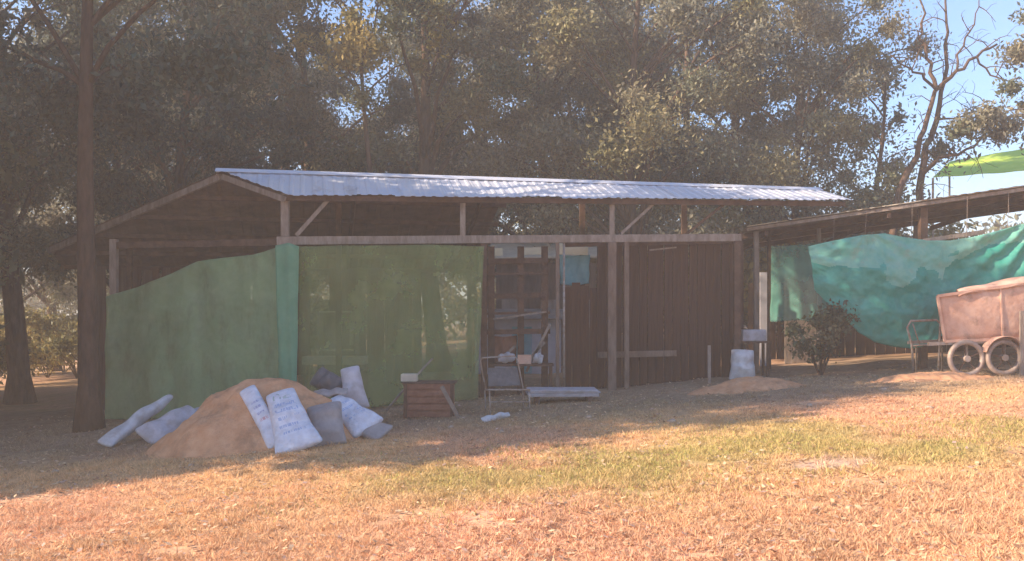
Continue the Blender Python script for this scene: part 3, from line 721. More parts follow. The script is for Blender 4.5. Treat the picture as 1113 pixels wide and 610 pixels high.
# ------------------------------------------------------------------ sack builder
def sack(name, label, a, b, width, thick, facing, m, seed=0, taper=(.8,1.0), sagv=.08, cat='sack', bend=0, parent=None, n=(26, 22), gather=0):
    """filled sack from end a to end b with flat sewn ends; facing = outward direction of its printed face"""
    a = Vector(a); b = Vector(b); ax = (b-a); L = ax.length; ax.normalize(); f = Vector(facing); f = (f-ax*f.dot(ax)).normalized(); sd = ax.cross(f).normalized()
    base = (a+b)/2; mb = MB(); nz = Noise(300+seed); nu, nv = n; uv = []
    for j in range(nv):
        t = j/(nv-1); w = width/2*(taper[0]+(taper[1]-taper[0])*t)*(1-.10*math.sin(math.pi*t))
        th = thick/2*max(.04, math.sin(math.pi*min(1, max(0, t*.96+.02)))**.5)
        if gather and t < .22: w *= .35+.65*(t/.22)**.7
        for i_ in range(nu):
            an = 2*math.pi*i_/nu; cx, sy = math.cos(an), math.sin(an)
            ex = math.copysign(abs(cx)**.75, cx); ey = math.copysign(abs(sy)**.8, sy)
            wr = 1+.5*(float(nz.f(i_/nu*7 if i_ < nu/2 else (nu-i_)/nu*7, t*6, 3))-.5)
            p = a.lerp(b, t)+sd*ex*w*(1+.08*(wr-1))+f*(ey*th*wr+sagv*math.sin(math.pi*t)*0)+f*bend*math.sin(math.pi*t)
            p += f*.02*math.sin(t*14+seed)*math.sin(math.pi*t)
            mb.v.append(tuple(p-base)); uu = .5+.5*ex if sy >= 0 else .02
            uv.append((1-uu if sy >= 0 else .01, 1-t))
    for j in range(nv-1):
        for i_ in range(nu): i2 = (i_+1) % nu; mb.f.append((j*nu+i_, j*nu+i2, (j+1)*nu+i2, (j+1)*nu+i_))
    mb.f.append(tuple(range(nu-1, -1, -1))); mb.f.append(tuple((nv-1)*nu+k_ for k_ in range(nu)))
    o = mb.obj(name, m, smooth=True, uv=uv); o.location = base; mm = o.modifiers.new('s', 'SUBSURF'); mm.levels = 1; mm.render_levels = 1
    return tag(o, label, cat, 'sacks round the sand heap' if cat == 'sack' else None)

# ------------------------------------------------------------------ things inside the shed
def table(name, label, px0, px1, d, top_y, depth, m, m_leg, ground=True, cat='table', th=.04):
    a, b = P(px0, top_y, d), P(px1, top_y, d); root = thing(name, label, cat, G((px0+px1)/2, d+depth/2)); o = root.location
    mb = MB(); mb.box(((a.x+b.x)/2-o.x, d+depth/2-o.y, a.z-o.z-th/2), (b.x-a.x, depth, th)); mb.obj('tabletop', m, root, bevel=.004)
    for x in (a.x+.05, b.x-.05):
        for y in (d+.05, d+depth-.05):
            z = gzf(x, y)-.02; mb = MB(); mb.beam((x-o.x, y-o.y, z-o.z), (x-o.x, y-o.y, a.z-o.z-th), .05, .05); mb.obj('leg', m_leg, root)
    return root
table('wooden_bench', 'pale wooden bench behind the olive net', 328, 396, 18.6, 388, .5, M['paint_cream'], M['timber'], cat='bench', th=.16)
t = thing('cupboard', 'low faded cupboard with a bright open edge behind the olive net', 'cupboard', G(368, 19.6)); o = t.location
mb = MB(); w = P(384, 345, 19.6).x-P(345, 345, 19.6).x; h = P(0, 338, 19.6).z-o.z
for (c, s_) in (((-w/2, 0, h/2), (.03, .5, h)), ((w/2, 0, h/2), (.03, .5, h)), ((0, .24, h/2), (w-.04, .02, h))): mb.box(c, s_)
mb.obj('carcass', M['timber'], t)
for q in (.05, h*.55, h-.02): mb = MB(); mb.box((0, -.01, q), (w-.035, .46, .03)); mb.obj('shelf', M['paint_cream'], t)
mb = MB(); mb.box((w/2-.06, -.27, h*.72), (.08, .02, .4)); mb.obj('door_panel', M['paint_cream'], t)
mb = MB(); q = G(418, 19.2)
def draped(px0, px1, py0, py1, d, nm, label, cat, m, wv=.03, fr=3, seed=5, nu=24, nv=20):
    return cloth(nm, label, cat, [P(px0, py0, d), P((px0+px1)/2, py0+1, d-.03), P(px1, py0, d)], [P(px0+1, py1, d), P((px0+px1)/2, py1+2, d-.05), P(px1-1, py1-1, d)], nu, nv, m, wv, fr, seed=seed)
draped(204, 222, 318, 372, 17.9, 'hanging_sack', 'pale sack hanging behind the left green net', 'sack', M['plastic_pale'], .03, 2, 6)
draped(608, 641, 277, 309, 18.9, 'blue_cloth', 'blue green cloth hung in the bright gap over the dark boards', 'cloth', M['blue_cloth'], .03, 2, 7)
# hut added far behind, its cream roof imitating bright openings to the sky
t = thing('gap_light_hut', 'added hut with a cream sheet roof imitating bright openings over the dark boards and through the rack', 'hut', G(594, 25.6)); o = t.location
mb = MB(); a, b = P(530, 281, 25.6), P(652, 279, 25.6); c, e = P(656, 262, 27.4), P(534, 263, 27.4); mb.add([v-o for v in (a, b, c, e)], [(0,1,2,3)]); mb.obj('roof', M['paint_cream'], t, solid=.05)
mb = MB(); mb.box((0, 1.0, (a.z-o.z-.1)/2), (b.x-a.x-.3, 1.2, a.z-o.z-.1)); mb.obj('wall', M['plank2'], t)
for q in (-1.0, .1, 1.1): mb = MB(); mb.box((q, .38, 1.5), (.5, .06, .8)); mb.obj('shutter', M['timber'], t)
for px, py, w, h, lab in ((623, 271, .60, .22, 'added cream board imitating the bright opening above the blue cloth'), (541, 274, .2, .16, 'small added cream board imitating the bright opening at the top left of the slatted rack'), (579, 273, .34, .15, 'added cream board imitating the bright opening at the top right of the slatted rack')):
    mb = MB(); mb.box((0, 0, 0), (w, .03, h), Matrix.Rotation(random.uniform(-.05, .05), 3, 'Y')); o = mb.obj('gap_light_board', M['gap_light'], bevel=.004); o.location = P(px, py, 18.75); tag(o, lab, 'board')  # added boards, their pale colour imitates light through gaps
# ladder frame: tall dark rack of uprights and rungs
t = thing('slatted_rack', 'dark wooden rack of uprights and cross rails beside the olive net', 'rack', G(562, 18.0)); o = t.location
for px in (534, 566, 592):
    a = G(px, 18.0); mb = MB(); mb.beam(Vector((a.x, 18.0, a.z-.02))-o, P(px, 268, 18.0)-o, .13, .07, up=(0,1,0)); mb.obj('upright', M['timber_dark'], t)
for py, a_, b_, w in ((284, 530, 596, .10), (298, 530, 596, .05), (322, 530, 596, .10), (341, 528, 598, .05), (361, 528, 598, .10)):
    mb = MB(); mb.beam(P(a_, py, 17.93)-o, P(b_, py-1, 17.93)-o, .05, w); mb.obj('cross_rail', M['timber_dark'], t)
mb = MB(); mb.beam(P(536, 347, 17.86)-o, P(594, 339, 17.86)-o, .03, .035); mb.obj('cross_rail', M['timber'], t)
for a_, b_ in (((566, 400), (592, 372)), ((572, 404), (598, 352)), ((540, 395), (560, 376))):
    mb = MB(); mb.beam(P(a_[0], a_[1], 17.84)-o, P(b_[0], b_[1], 17.84)-o, .05, .05); mb.obj('brace', M['timber'], t)
table('low_table', 'low dark table cluttered with pale things behind the metal chair', 532, 602, 17.3, 396, .45, M['timber_dark'], M['timber_dark'])
sack('pale_bundle', 'crumpled pale bundle at the left end of the low dark table', P(541,390,17.5), P(560,388,17.5), .22, .20, (0,-.6,1), M['plastic_pale'], 31, (.8,.7), cat='bundle')
sack('white_bundle', 'knotted white bundle at the right end of the low dark table', P(580,388,17.5), P(590,391,17.5), .24, .20, (0,-.6,1), M['plastic_white'], 32, (.5,1), cat='bundle')
mb = MB(); mb.box((0, 0, .09), (.26, .22, .18)); o = mb.obj('tan_box', M['cart'], bevel=.008); o.location = P(570, 396, 17.52); tag(o, 'small tan box between the two bundles on the low dark table', 'box')
draped(530, 562, 365, 396, 18.1, 'rusty_panel_cloth', 'rust red cloth hung low on the slatted rack', 'cloth', M['crate'], .02, 2, 8)
# small pale hut seen through the rack
t = thing('pale_hut', 'pale walled hut far behind, seen through the slatted rack', 'hut', G(563, 24.3)); o = t.location
w = 2.2; hz = 1.42
mb = MB(); mb.box((0, -.1, hz/2), (w, 1.2, hz)); mb.obj('wall', M['wall_pale'], t)
mb = MB(); mb.add([(-w/2-.15, -1.0, hz+.0), (w/2+.15, -1.0, hz+.0), (w/2+.15, .6, hz+.25), (-w/2-.15, .6, hz+.25)], [(0,1,2,3)]); mb.obj('roof', M['roof_grey'], t, solid=.03)
mb = MB(); mb.box((.1, -.71, .62), (.5, .03, 1.2)); mb.obj('door', M['blue_cloth'], t)

# ------------------------------------------------------------------ sand heaps
def heap(name, label, c, rx, ry, h, m, seed, pw=1.15, rz=0):
    nz = Noise(200+seed); mb = MB(); nr, na = 44, 120; base = Vector((c[0], c[1], gzf(c[0], c[1])))
    def fn(a, b):
        an = a*2*math.pi; rr = b*(1+.14*(float(nz.f(math.cos(an)*1.3+5, math.sin(an)*1.3+5, 3))-.5)*2)
        lx = rx*rr*math.cos(an); ly = ry*rr*math.sin(an)
        x = c[0]+lx*math.cos(rz)-ly*math.sin(rz); y = c[1]+lx*math.sin(rz)+ly*math.cos(rz)
        hh = h*max(0, 1-b**pw)*(1-.12*b)+ .22*h*math.sin(math.pi*min(1, b))*(float(nz.f(x*2.2, y*2.2, 4))-.5)*2 + .045*math.sin(math.pi*b)*(float(nz.f(x*7, y*7, 3))-.5)*2
        z = gzf(x, y)+hh-.06*b**6
        return Vector((x, y, z))-base
    mb.grid(fn, na, nr, closed_u=True)
    # close the top: the inner ring has radius zero
    o = mb.obj(name, m, smooth=True); o.location = base; return tag(o, label, 'heap')
heap('sand_heap', 'reddish sand heap with printed sacks lying on it', (-3.4, 12.75), 1.6, 1.3, .88, M['sand'], 1, 1.5)
heap('sand_heap', 'low sandy mound with sun streaks in front of the white sack', (4.15, 16.3), 1.15, .7, .22, M['sand'], 2, 1.4, .1)
heap('sand_heap', 'flat trodden mound below the metal frame at the right', (7.3, 15.9), 1.3, .6, .12, M['sand'], 3, 1.4, .1)

# ------------------------------------------------------------------ sacks
sack('printed_sack', 'large white printed sack with a green emblem, lying on the sand heap\'s front', P(304,426,12.15), P(326,489,11.35), .62, .30, (.05,-.8,.6), M['print_big'], 1, (.62,1.0))
sack('printed_sack', 'narrow white sack with blue and red print, left of the large one', P(268,422,12.3), P(303,484,11.6), .26, .18, (-.1,-.8,.6), M['print_narrow'], 2, (.9,1.1))
sack('printed_sack', 'blue and white printed sack lying right of the sand heap', P(358,436,12.9), P(402,466,12.35), .48, .28, (.1,-.7,.8), M['print_blue'], 3, (.8,1.1))
sack('grey_sack', 'plump grey sack slumped between the two printed sacks', P(352,440,12.25), P(357,487,11.85), .50, .36, (0,-1,.3), M['plastic_grey'], 4, (.95,1.0))
sack('grey_sack', 'flat grey sack under the blue and white one', P(362,458,12.7), P(420,471,12.3), .40, .16, (0,-.5,1), M['plastic_grey'], 5)
sack('pale_sack', 'pale upright half-full sack with a folded-over neck behind the heap', P(380,399,13.6), P(388,446,13.4), .38, .28, (0,-1,.1), M['plastic_pale'], 6, (.75,1.05), gather=0)
sack('dark_bundle', 'dark plastic bundle left of the pale upright sack', P(343,408,13.9), P(372,424,13.7), .34, .30, (0,-1,.4), M['plastic_dark'], 7, (1,1), cat='bundle')
sack('grey_sack', 'brown grey folded sheet over the heap\'s right shoulder', P(340,428,13.0), P(378,425,13.0), .20, .06, (0,-.4,1), M['plastic_grey'], 17, (1,1))
sack('white_roll', 'long white plastic sack leaning up behind the others at far left', P(187,430,14.3), P(112,484,13.2), .27, .20, (-.3,-1,.4), M['plastic_white'], 8, (.35,1.1))
sack('pale_sack', 'pale sack lying on the ground right of the long white one', P(212,446,14.1), P(158,478,13.3), .50, .26, (.2,-1,.7), M['plastic_pale'], 9, (.6,1.0))
sack('pale_sack', 'small pale sack half hidden behind the sand heap', P(226,447,14.4), P(196,464,14.0), .36, .22, (.2,-1,.7), M['plastic_pale'], 10, (.7,1.0))
sack('plastic_scrap', 'crumpled white plastic scrap on the ground below the metal chair', P(524,458,13.75), P(554,450,13.9), .16, .10, (0,-.6,.8), M['plastic_white'], 11, (1,.5), cat='plastic')
# leaning pole
mb = MB(); a, b = P(420,446,14.7), P(470,390,15.5); mb.tube([(0,0,0), (b-a)*.5+Vector((0,0,.02)), b-a], [.022,.02,.016], 8); o = mb.obj('leaning_pole', M['timber'], smooth=True); o.location = a; tag(o, 'thin pale pole leaning over the brown crate', 'pole')
# brown crate with splayed pale handle
t = thing('wooden_crate', 'rusty brown crate standing in front of the olive net', 'crate', G(466, 14.6)); o = t.location
w = .80; h = .54
mb = MB(); mb.box((0, .25, h/2+.01), (w-.04, .46, h-.04)); mb.obj('liner', M['crate'], t)
n_ = 5
for i_ in range(n_): mb = MB(); mb.box((0, .002, .06+(h-.06)*i_/(n_-1)*.94), (w, .02, h/n_-.02)); mb.obj('board', M['crate'], t)
for x in (-w/2+.03, w/2-.03): mb = MB(); mb.box((x, -.02, h/2), (.05, .024, h)); mb.obj('cleat', M['timber_dark'], t)
mb = MB(); mb.box((0, .25, h+.016), (w+.06, .56, .022)); mb.obj('lid', M['plank2'], t, bevel=.004)
mb = MB(); a = P(480,420,14.35)-o; b = P(499,455,14.3)-o; b.z = gzf(b.x+o.x, b.y+o.y)-o.z; mb.beam(a, b, .05, .05); mb.obj('prop', M['timber'], t)
mb = MB(); mb.box((0, 0, .06), (.26, .2, .12)); o2 = mb.obj('cream_box', M['paint_cream'], bevel=.01); o2.location = Vector((P(445,0,14.85).x, 14.85, o.z+h+.028)); tag(o2, 'small cream box on the lid of the brown crate', 'box')

# tubular metal chair
t = thing('metal_chair', 'bare tubular metal chair with an empty back frame', 'chair', G(550, 14.5)); o = t.location
def tb(name, pts, r=.013): mb = MB(); mb.tube([p-o for p in pts], r, 8); return mb.obj(name, M['metal'], t, smooth=True)
dd = 14.7
tb('back_frame', [P(528,424,dd), P(522,392,dd+.1), P(524,389,dd+.1), P(559,387,dd+.1), P(562,390,dd+.1), P(569,424,dd)])
tb('seat_frame', [P(532,424,14.35), P(576,424,14.35), P(569,424,dd+.05), P(528,424,dd+.05), P(532,424,14.35)])
mb = MB(); vs = [P(532,423.5,14.36), P(576,423.5,14.36), P(569,423.5,dd+.03), P(529,423.5,dd+.03)]; mb.add([v-o for v in vs], [(0,1,2,3)]); mb.obj('seat', M['plastic_grey'], t, solid=.02)
for px, d in ((534, 14.36), (577, 14.36), (529, dd+.05), (570, dd+.05)):
    gnd = G(px-1, d); gnd.z -= .01; tb('leg', [P(px-2, 424, d), gnd])
tb('stretcher', [P(533,437,14.36), P(577,437,14.36)], .01)
mb = MB(); c = P(545,405,dd+.06)-o; vs = [P(530,400,dd+.06), P(562,399,dd+.06), P(566,419,dd+.02), P(531,420,dd+.02)]
mb.add([v-o for v in vs], [(0,1,2,3)]); mb.obj('backrest', M['plastic_dark'], t, solid=.012)
# pale sheets stacked low
t = thing('sheet_stack', 'low stack of pale flat sheets between the chair and the middle post', 'sheets', G(612, 15.9)); o = t.location
for i_ in range(4):
    q = MB(); w = 1.25-random.uniform(0, .1); q.box((random.uniform(-.04, .04), random.uniform(-.03, .03)+.1, .13+.028*i_), (w, .72, .022), Matrix.Rotation(random.uniform(-.06, .06), 3, 'Z')); q.obj('sheet', M['plastic_pale'], t)
for x in (-.45, .45): q = MB(); q.box((x, .1, .05), (.08, .7, .14)); q.obj('bearer', M['timber_dark'], t)

# white sack and stool with pale box by the right bay
sack('white_sack', 'white full sack standing on the ground at the right end of the shed', P(807,380,17.85), P(807,414,17.75), .52, .40, (0,-1,.05), M['plastic_white'], 12, (.85,1.05))
table('wooden_stand', 'rough wooden stand behind the white sack', 800, 838, 18.7, 371, .45, M['timber_dark'], M['timber_dark'])
mb = MB(); mb.box((0, 0, .12), (.50, .34, .24)); o = mb.obj('pale_box', M['plastic_pale'], bevel=.03); q = P(818, 371, 18.9); o.location = q; tag(o, 'pale box on top of the rough wooden stand', 'box')
for px, py, d, nm in ((771, 388, 17.9, 'pale stake leaning at the foot of the dark boards'),):
    q = G(px, d); mb = MB(); mb.beam((0, 0, -.03), (.04, .2, P(0, 376, d).z-q.z), .06, .03); o = mb.obj('stake', M['timber']); o.location = q; tag(o, nm, 'stake')

# ------------------------------------------------------------------ right shed
rs = thing('lean_to_shed', 'second open shed at right with a low sloping roof', 'shed', G(960, 20)); RO = rs.location.copy()
def ro(mb, name, m, **k): mb.v = [tuple(Vector(v)-RO) for v in mb.v]; return mb.obj(name, m, rs, **k)
A = P(812, 248, 19.5); B = P(1113, 204, 17.6); dr = (B-A); slope = dr.z/dr.x
B2 = A+dr*1.55; back = Vector((.5, 5.2, -.16))
def RR(s_, t_): return A.lerp(B2, s_)+back*t_
nsh = 12
for i_ in range(nsh):
    s0, s1 = i_/nsh, (i_+1)/nsh+.006; mb = MB(); prof = []
    m_ = 12
    for q in range(m_+1): prof.append((s0+(s1-s0)*q/m_, .022*(1 if q % 4 in (1, 2) else 0)))
    vs = []; fs = []; jag = random.uniform(-.008, .008)
    for t_ in (-.01+jag, .5, 1.0):
        for s_, hh in prof: p = RR(s_, t_); p.z += hh+.02+.005*(i_ % 2); vs.append(p)
    n_ = len(prof)
    for j in range(2):
        for q in range(n_-1): fs.append((j*n_+q, j*n_+q+1, (j+1)*n_+q+1, (j+1)*n_+q))
    mb.add(vs, fs); ro(mb, 'roof_sheet', M['roof_grey'], solid=.002)
mb = MB(); a = RR(0, 0); b = RR(1, 0); mb.beam(a+Vector((0,.03,-.03)), b+Vector((0,.03,-.03)), .04, .07); ro(mb, 'fascia', M['timber'])
mb = MB(); mb.beam(a+Vector((0,-.0,.035)), b+Vector((0,-.0,.035)), .05, .018); ro(mb, 'sunlit_edge_strip', M['paint_cream'])  # cream strip painting the sunlight caught on the sheet edge
for t_ in (.22, .5, .8):
    mb = MB(); mb.beam(RR(.01, t_)+Vector((0,0,-.06)), RR(.99, t_)+Vector((0,0,-.06)), .06, .11); ro(mb, 'purlin', M['timber_dark'])
for s_ in (.05, .35, .65, .95):
    mb = MB(); mb.beam(RR(s_, .01)+Vector((0,0,-.16)), RR(s_, .98)+Vector((0,0,-.16)), .06, .1); ro(mb, 'rafter', M['timber_dark'])
for px, d, w, m in ((805, 19.6, .10, 'timber_dark'), (822, 19.7, .10, 'timber'), (836, 20.4, .07, 'timber_dark'), (890, 20.6, .08, 'timber'), (1003, 18.5, .14, 'timber_dark'), (1190, 17.9, .16, 'timber_dark')):
    g_ = G(px, d); s_ = (g_.x-A.x)/(B2.x-A.x); top = A.z+(B2.z-A.z)*max(s_, 0)-.09
    mb = MB(); mb.beam((g_.x, g_.y, g_.z-.1), (g_.x, g_.y, top), w, w); ro(mb, 'post', M[m])
mb = MB(); mb.beam(P(1003, 262, 18.45), P(1070, 252, 18.1), .05, .08); ro(mb, 'rail', M['timber'])
pA, pB = P(812, 340, 23.5), P(1200, 340, 22.2); pA.z = pB.z = 0
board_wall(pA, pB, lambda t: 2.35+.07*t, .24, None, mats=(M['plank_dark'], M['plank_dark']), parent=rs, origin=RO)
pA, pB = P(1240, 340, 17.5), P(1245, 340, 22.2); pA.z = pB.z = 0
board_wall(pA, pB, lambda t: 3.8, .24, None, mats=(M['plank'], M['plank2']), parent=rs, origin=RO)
cloth('thin_net', 'thin teal net hung at the left end of the right shed', 'net', [P(838,268,20.2), P(870,266,20.1), P(905,262,20)], [P(838,350,20.2), P(870,348,20.1), P(905,352,20)], 30, 30, M['net_thin'], .04, 3, seed=21)
for (px0, px1, py0, py1, lab) in ((853, 893, 297, 345, 'pale board leaning behind the thin teal net'), (826, 838, 296, 332, 'narrow pale board between the end posts of the right shed')):
    mb = MB(); a = P(px0, py1, 21.4); w = P(px1, py1, 21.4).x-a.x; g_ = gzf(a.x, 21.4); zt = P(0, py0, 21.4).z
    mb.box((w/2, 0, (zt-g_)/2), (w, .03, zt-g_)); o = mb.obj('leaning_board', M['timber'] if w > .5 else M['wall_pale']); o.location = (a.x, 21.4, g_); tag(o, lab, 'board')

# big draped tarpaulin
topx = [(878,268),(904,262),(935,256),(960,254),(985,259),(1005,262),(1030,262),(1055,258),(1080,252),(1113,243),(1150,236),(1200,228)]
boty = [(884,314),(910,342),(932,362),(950,372),(970,377),(990,379),(1010,374),(1030,360),(1060,350),(1090,350),(1120,350),(1170,350)]
def dtarp(px): return 18.15-.0028*(px-900)
nzT = Noise(77); nzU = Noise(78)
def interp(tab, t):
    q = t*(len(tab)-1); i_ = min(int(q), len(tab)-2); f = q-i_; f = f*f*(3-2*f)*.5+f*.5
    return tab[i_][0]+(tab[i_+1][0]-tab[i_][0])*f, tab[i_][1]+(tab[i_+1][1]-tab[i_][1])*f
mb = MB(); TB = P(1000, 330, dtarp(1000)); nu, nv = 130, 70
def fn(a, b):
    x0, y0 = interp(topx, a); x1, y1 = interp(boty, a); px = x0+(x1-x0)*b; py = y0+(y1-y0)*b; d = dtarp(px)
    # folds fan out from the tie points at (935,256) and (1040,300)->(1100,250)
    an = math.atan2(py-250, px-940); an2 = math.atan2(py-225, px-1140)
    w1 = math.exp(-((px-950)/70)**2); w2 = 1/(1+math.exp(-(px-1040)/14))
    w = .022*w1*math.sin(an*15+2*float(nzT(px*.02, py*.02)))+.05*w2*math.sin(an2*26+1.5*float(nzT(px*.03+9, py*.03)))
    w += .24*(float(nzU.f(px*.022, py*.034, 3))-.5)+.07*(abs(float(nzU.f(px*.06+40, py*.07, 3))-.5)*2-.2)+.05*(abs(float(nzT.f(px*.16+py*.1, py*.13-px*.05, 2))-.5))
    belly = .20*math.exp(-((px-965)/55)**2)*math.sin(math.pi*min(1, b*.9+.1))
    d2 = d-w-belly-.05
    return P(px, py, d)+Vector((0, d2-d, 0))-TB
mb.grid(fn, nu, nv); o = mb.obj('draped_tarpaulin', M['tarp'], smooth=True, solid=.004); o.location = TB; tag(o, 'teal tarpaulin draped in folds along the front of the right shed', 'tarpaulin')
o.data.materials.append(M['tarp_pale'])  # paler teal over the upper part of the sheet
for i_, f in enumerate(o.data.polygons):
    a = (i_ % (nu-1))/(nu-1); b = (i_//(nu-1))/(nv-1)
    if b < .36+.25*(float(nzU.f(a*9, b*5, 3))-.5)*2 - .16*(a > .55): f.material_index = 1

for px, pt in ((905, 267), (940, 256), (990, 263), (1050, 263), (1095, 248)):
    a = P(px, pt+1, dtarp(px)-.03); mb = MB(); s_ = (a.x-A.x)/(B2.x-A.x); zt = A.z+(B2.z-A.z)*s_-.02
    mb.tube([a-TB, Vector((a.x+.03, a.y+.02, (a.z+zt)/2))-TB, Vector((a.x+.05, a.y+.05, zt))-TB], .005, 5); mb.obj('rope', M['timber'], o)
# shrub in front of the tarpaulin
make_shrub('leafy_shrub', 'dark leafy shrub in front of the teal tarpaulin\'s left edge', G(892, 18.0), 3200, .62, 1.55, [(.09,.11,.06),(.12,.12,.07),(.07,.08,.05),(.15,.14,.09)], .10, 'shrubs by the right shed')
# bare tube frame
t = thing('tube_stand', 'upright rounded metal frame left of the cart', 'frame', G(1006, 16.9)); o = t.location
def tb2(name, pts, r=.02, m='metal', root=None): mb = MB(); mb.tube([p-t.location for p in pts], r, 8); return mb.obj(name, M[m], t, smooth=True)
d = 16.9; ga, gb_ = G(993, d), G(1020, d)
tb2('hoop', [ga, P(991,375,d), P(986,356,d), P(990,349,d), P(1018,348,d), P(1022,352,d), P(1021,375,d), gb_], .022)
tb2('cross_bar', [P(990,376,d), P(1021,374,d)], .016)
for px in (996, 1024): tb2('rear_leg', [P(px-2, 376, d), P(px, 378, d+.4), G(px, d+.5)], .018)
tb2('cross_bar', [P(992,352,d), P(1000,376,d)], .012)

# cart with a pale panelled box
t = thing('box_cart', 'two wheeled cart carrying a pale pink box, at the right edge', 'cart', G(1075, 16.4)); o = t.location
d = 16.2
bx0, bx1 = P(1018, 0, d).x, P(1128, 0, d).x
zt0, zt1, zb0 = P(0, 322, d).z, P(0, 306, d).z, P(0, 371, d).z
bx0b = P(1026, 0, d).x
mb = MB(); dep = 1.05; rgh = [Vector((bx0b, d, zb0)), Vector((bx1, d, zb0+.06)), Vector((bx1, d, zt1)), Vector((bx0, d, zt0))]
nu_, nv_ = 16, 8
def front(a, b):
    p = (rgh[0].lerp(rgh[1], a)).lerp(rgh[3].lerp(rgh[2], a), b); p.y += -.03*math.sin(a*math.pi)*math.sin(b*math.pi)+.012*math.sin(a*31)*math.sin(b*5); return p-o
mb.grid(front, nu_, nv_); mb.obj('front_panel', M['cart'], t, smooth=True, solid=.02)
for nm, q0, q1 in (('side_panel', rgh[0], rgh[3]), ('side_panel', rgh[1], rgh[2])):
    mb = MB(); e = Vector((.5, dep, 0)); mb.add([q0-o, q0+e-o, q1+e-o, q1-o], [(0,1,2,3)]); mb.obj(nm, M['cart'], t, solid=.02)
mb = MB(); e = Vector((.5, dep, 0)); mb.add([q+e-o for q in rgh], [(0,1,2,3)]); mb.obj('rear_panel', M['cart'], t, solid=.02)
mb = MB(); mb.add([rgh[0]-o, rgh[1]-o, rgh[1]+e-o, rgh[0]+e-o], [(0,1,2,3)]); mb.obj('floor_panel', M['timber_dark'], t, solid=.03)
# folded top cloth lying over the load
mb = MB()
def lid(a, b):
    px = 1040+(1135-1040)*a; py0 = 319-17*a**.8; p = P(px, py0-1-2*math.sin(b*math.pi), d); p.y = d-.06+b*(dep+.1); p.x += .5*b
    p.z += .02*math.sin(a*9+b*4)+.02*math.sin(math.pi*b)*math.sin(math.pi*a)-(.07 if b == 0 else 0); return p-o
mb.grid(lid, 26, 12); mb.obj('cover', M['cart'], t, smooth=True, solid=.03)
for a_, b_, ww in ((rgh[3], rgh[2], .05), (rgh[0], rgh[1], .05), (rgh[0], rgh[3], .04), (rgh[0].lerp(rgh[1], .62), rgh[3].lerp(rgh[2], .62), .03)):
    mb = MB(); e_ = Vector((0, -.03, 0)); mb.beam(a_+e_-o, b_+e_-o, ww, ww); mb.obj('trim', M['cart'], t)
for y in (d-.02, d+.8):
    mb = MB(); mb.beam(Vector((P(1008, 0, d).x, y, P(0, 374, d).z))-o, Vector((P(1140, 0, d).x, y, P(0, 368, d).z))-o, .05, .06); mb.obj('chassis_rail', M['metal'], t)
def wheel(px, py, d_, r, tr, mt, lab=None, parent=t):
    c = P(px, py, d_)-parent.location; w = bpy.data.objects.new('wheel', None)
    mb = MB(); n1, n2 = 32, 10; vs = []; fs = []
    for i_ in range(n1):
        a = 2*math.pi*i_/n1
        for j in range(n2):
            b = 2*math.pi*j/n2; rr = r-tr+tr*math.cos(b); vs.append((c.x+rr*math.cos(a), c.y+tr*1.1*math.sin(b), c.z+rr*math.sin(a)))
    for i_ in range(n1):
        for j in range(n2): fs.append((i_*n2+j, ((i_+1) % n1)*n2+j, ((i_+1) % n1)*n2+(j+1) % n2, i_*n2+(j+1) % n2))
    mb.add(vs, fs); wo_ = mb.obj('wheel', M[mt], parent, smooth=True)
    mb = MB(); mb.tube([c+Vector((0, -.07, 0)), c+Vector((0, .07, 0))], .055, 12); mb.obj('hub', M['rim'], wo_)
    for k_ in range(5):
        a = k_*2*math.pi/5+.4; mb = MB(); mb.beam(c+Vector((math.cos(a)*.05, 0, math.sin(a)*.05)), c+Vector((math.cos(a)*(r-tr*1.6), 0, math.sin(a)*(r-tr*1.6))), .02, .018); mb.obj('spoke', M['timber_dark'], wo_)
    return wo_
def wy(px, d_, r): g_ = G(px, d_); return HOR-(g_.z+r-CAMZ)/d_*F
wheel(1050, wy(1050, 16.1, .33), 16.1, .33, .045, 'rim'); wheel(1091, wy(1091, 16.05, .32), 16.05, .32, .045, 'rim')
mb = MB()
c = P(1091, wy(1091, 16.05, .32), 16.05)-o
def fen(a, b): an = R(165-150*a); rr = .37; return c+Vector((rr*math.cos(an), -.11+.22*b, rr*math.sin(an)))
mb.grid(fen, 16, 4); mb.obj('mudguard', M['cart'], t, smooth=True, solid=.012)
mb = MB(); a = P(1072,0,16.2); mb.tube([P(1050, wy(1050,16.1,.33), 16.18)-o, P(1050, wy(1050,16.1,.33), 17.1)-o], .02, 8); mb.obj('axle', M['metal'], t)
mb = MB(); mb.tube([P(1091, wy(1091,16.05,.32), 16.12)-o, P(1091, wy(1091,16.05,.32), 17.1)-o], .02, 8); mb.obj('axle', M['metal'], t)
for px, pw in ((1050, 16.1), (1091, 16.05)):
    c_ = P(px, wy(px, pw, .33), pw+.12); mb = MB(); mb.beam(c_-o, Vector((c_.x, c_.y, P(0, 371, d).z))-o, .06, .03); mb.obj('axle_bracket', M['metal'], t)
# grey board standing past the cart
mb = MB(); g_ = G(1118, 15.7); zt = P(0, 338, 15.7).z-g_.z; mb.box((0, 0, zt/2), (.30, .03, zt), Matrix.Rotation(.0, 3, 'X')); o2 = mb.obj('grey_board', M['timber']); o2.location = g_; tag(o2, 'grey board standing upright at the right edge of the photo', 'board')

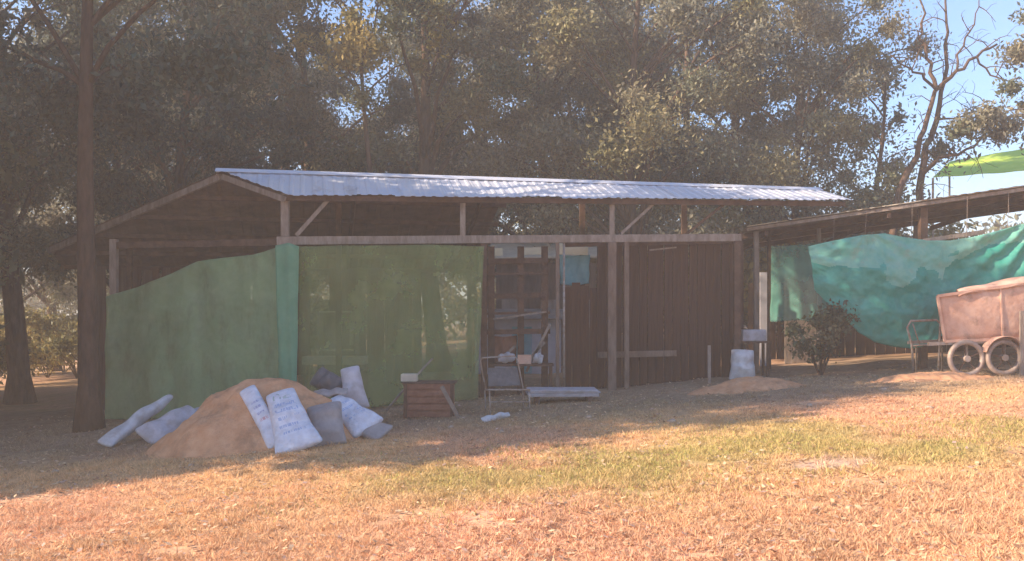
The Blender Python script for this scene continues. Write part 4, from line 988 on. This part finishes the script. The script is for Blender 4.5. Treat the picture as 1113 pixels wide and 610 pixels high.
# lime roof behind
t = thing('lime_canopy', 'bright lime green canopy showing above the right shed roof', 'canopy', G(1100, 31)); o = t.location
mb = MB(); q = [P(1014,193,31), P(1180,181,31), P(1190,148,36), P(1032,176,36)]
def lf(a, b): p = (q[0].lerp(q[1], a)).lerp(q[3].lerp(q[2], a), b); p.z += .012*math.sin(a*25); return p-o
mb.grid(lf, 40, 6); mb.obj('canopy_sheet', M['lime'], t, solid=.02)
for c_ in q: g_ = gzf(c_.x, c_.y); mb = MB(); mb.tube([Vector((c_.x, c_.y, g_-.1))-o, Vector((c_.x, c_.y, c_.z-.02))-o], .04, 8); mb.obj('pole', M['metal'], t)

# clods and stones on the yard
q = MB(); 
for k_, (px, py_d, s_) in enumerate(((60, 11.2, .05), (730, 12.4, .06), (640, 13.5, .05), (208, 10.9, .04), (545, 12.6, .05), (880, 13.2, .05), (1010, 12.2, .06), (430, 11.9, .04), (960, 14.6, .06), (490, 13.2, .05))):
    mb = MB(); nu_, nv_ = 9, 6; nz = Noise(500+k_)
    mb.grid(lambda a, b: Vector((math.cos(a*6.283)*math.sin(b*math.pi), math.sin(a*6.283)*math.sin(b*math.pi), .6*math.cos(b*math.pi)))*s_*(.7+.6*float(nz.f(math.cos(a*6.283)+3, b*3, 2))), nu_, nv_, closed_u=True)
    o = mb.obj('clod', M['stone'], smooth=True); g_ = G(px, py_d); o.location = g_+Vector((0, 0, s_*.25)); tag(o, 'small clod of dry earth lying loose on the yard', 'clod', 'loose clods on the yard')

# ------------------------------------------------------------------ air
hm = bpy.data.materials.new('dusty_air'); hm.use_nodes = True; n = hm.node_tree; n.nodes.clear()
pv = n.nodes.new('ShaderNodeVolumePrincipled'); pv.inputs['Density'].default_value = .0048; pv.inputs['Color'].default_value = (.97, .93, .86, 1); pv.inputs['Anisotropy'].default_value = .2
n.links.new(pv.outputs[0], n.nodes.new('ShaderNodeOutputMaterial').inputs['Volume'])
mb = MB(); mb.box((0, 60, 7.5), (320, 300, 25)); hz_ = mb.obj('haze', hm, kind='stuff')
SC.cycles.volume_bounces = 1
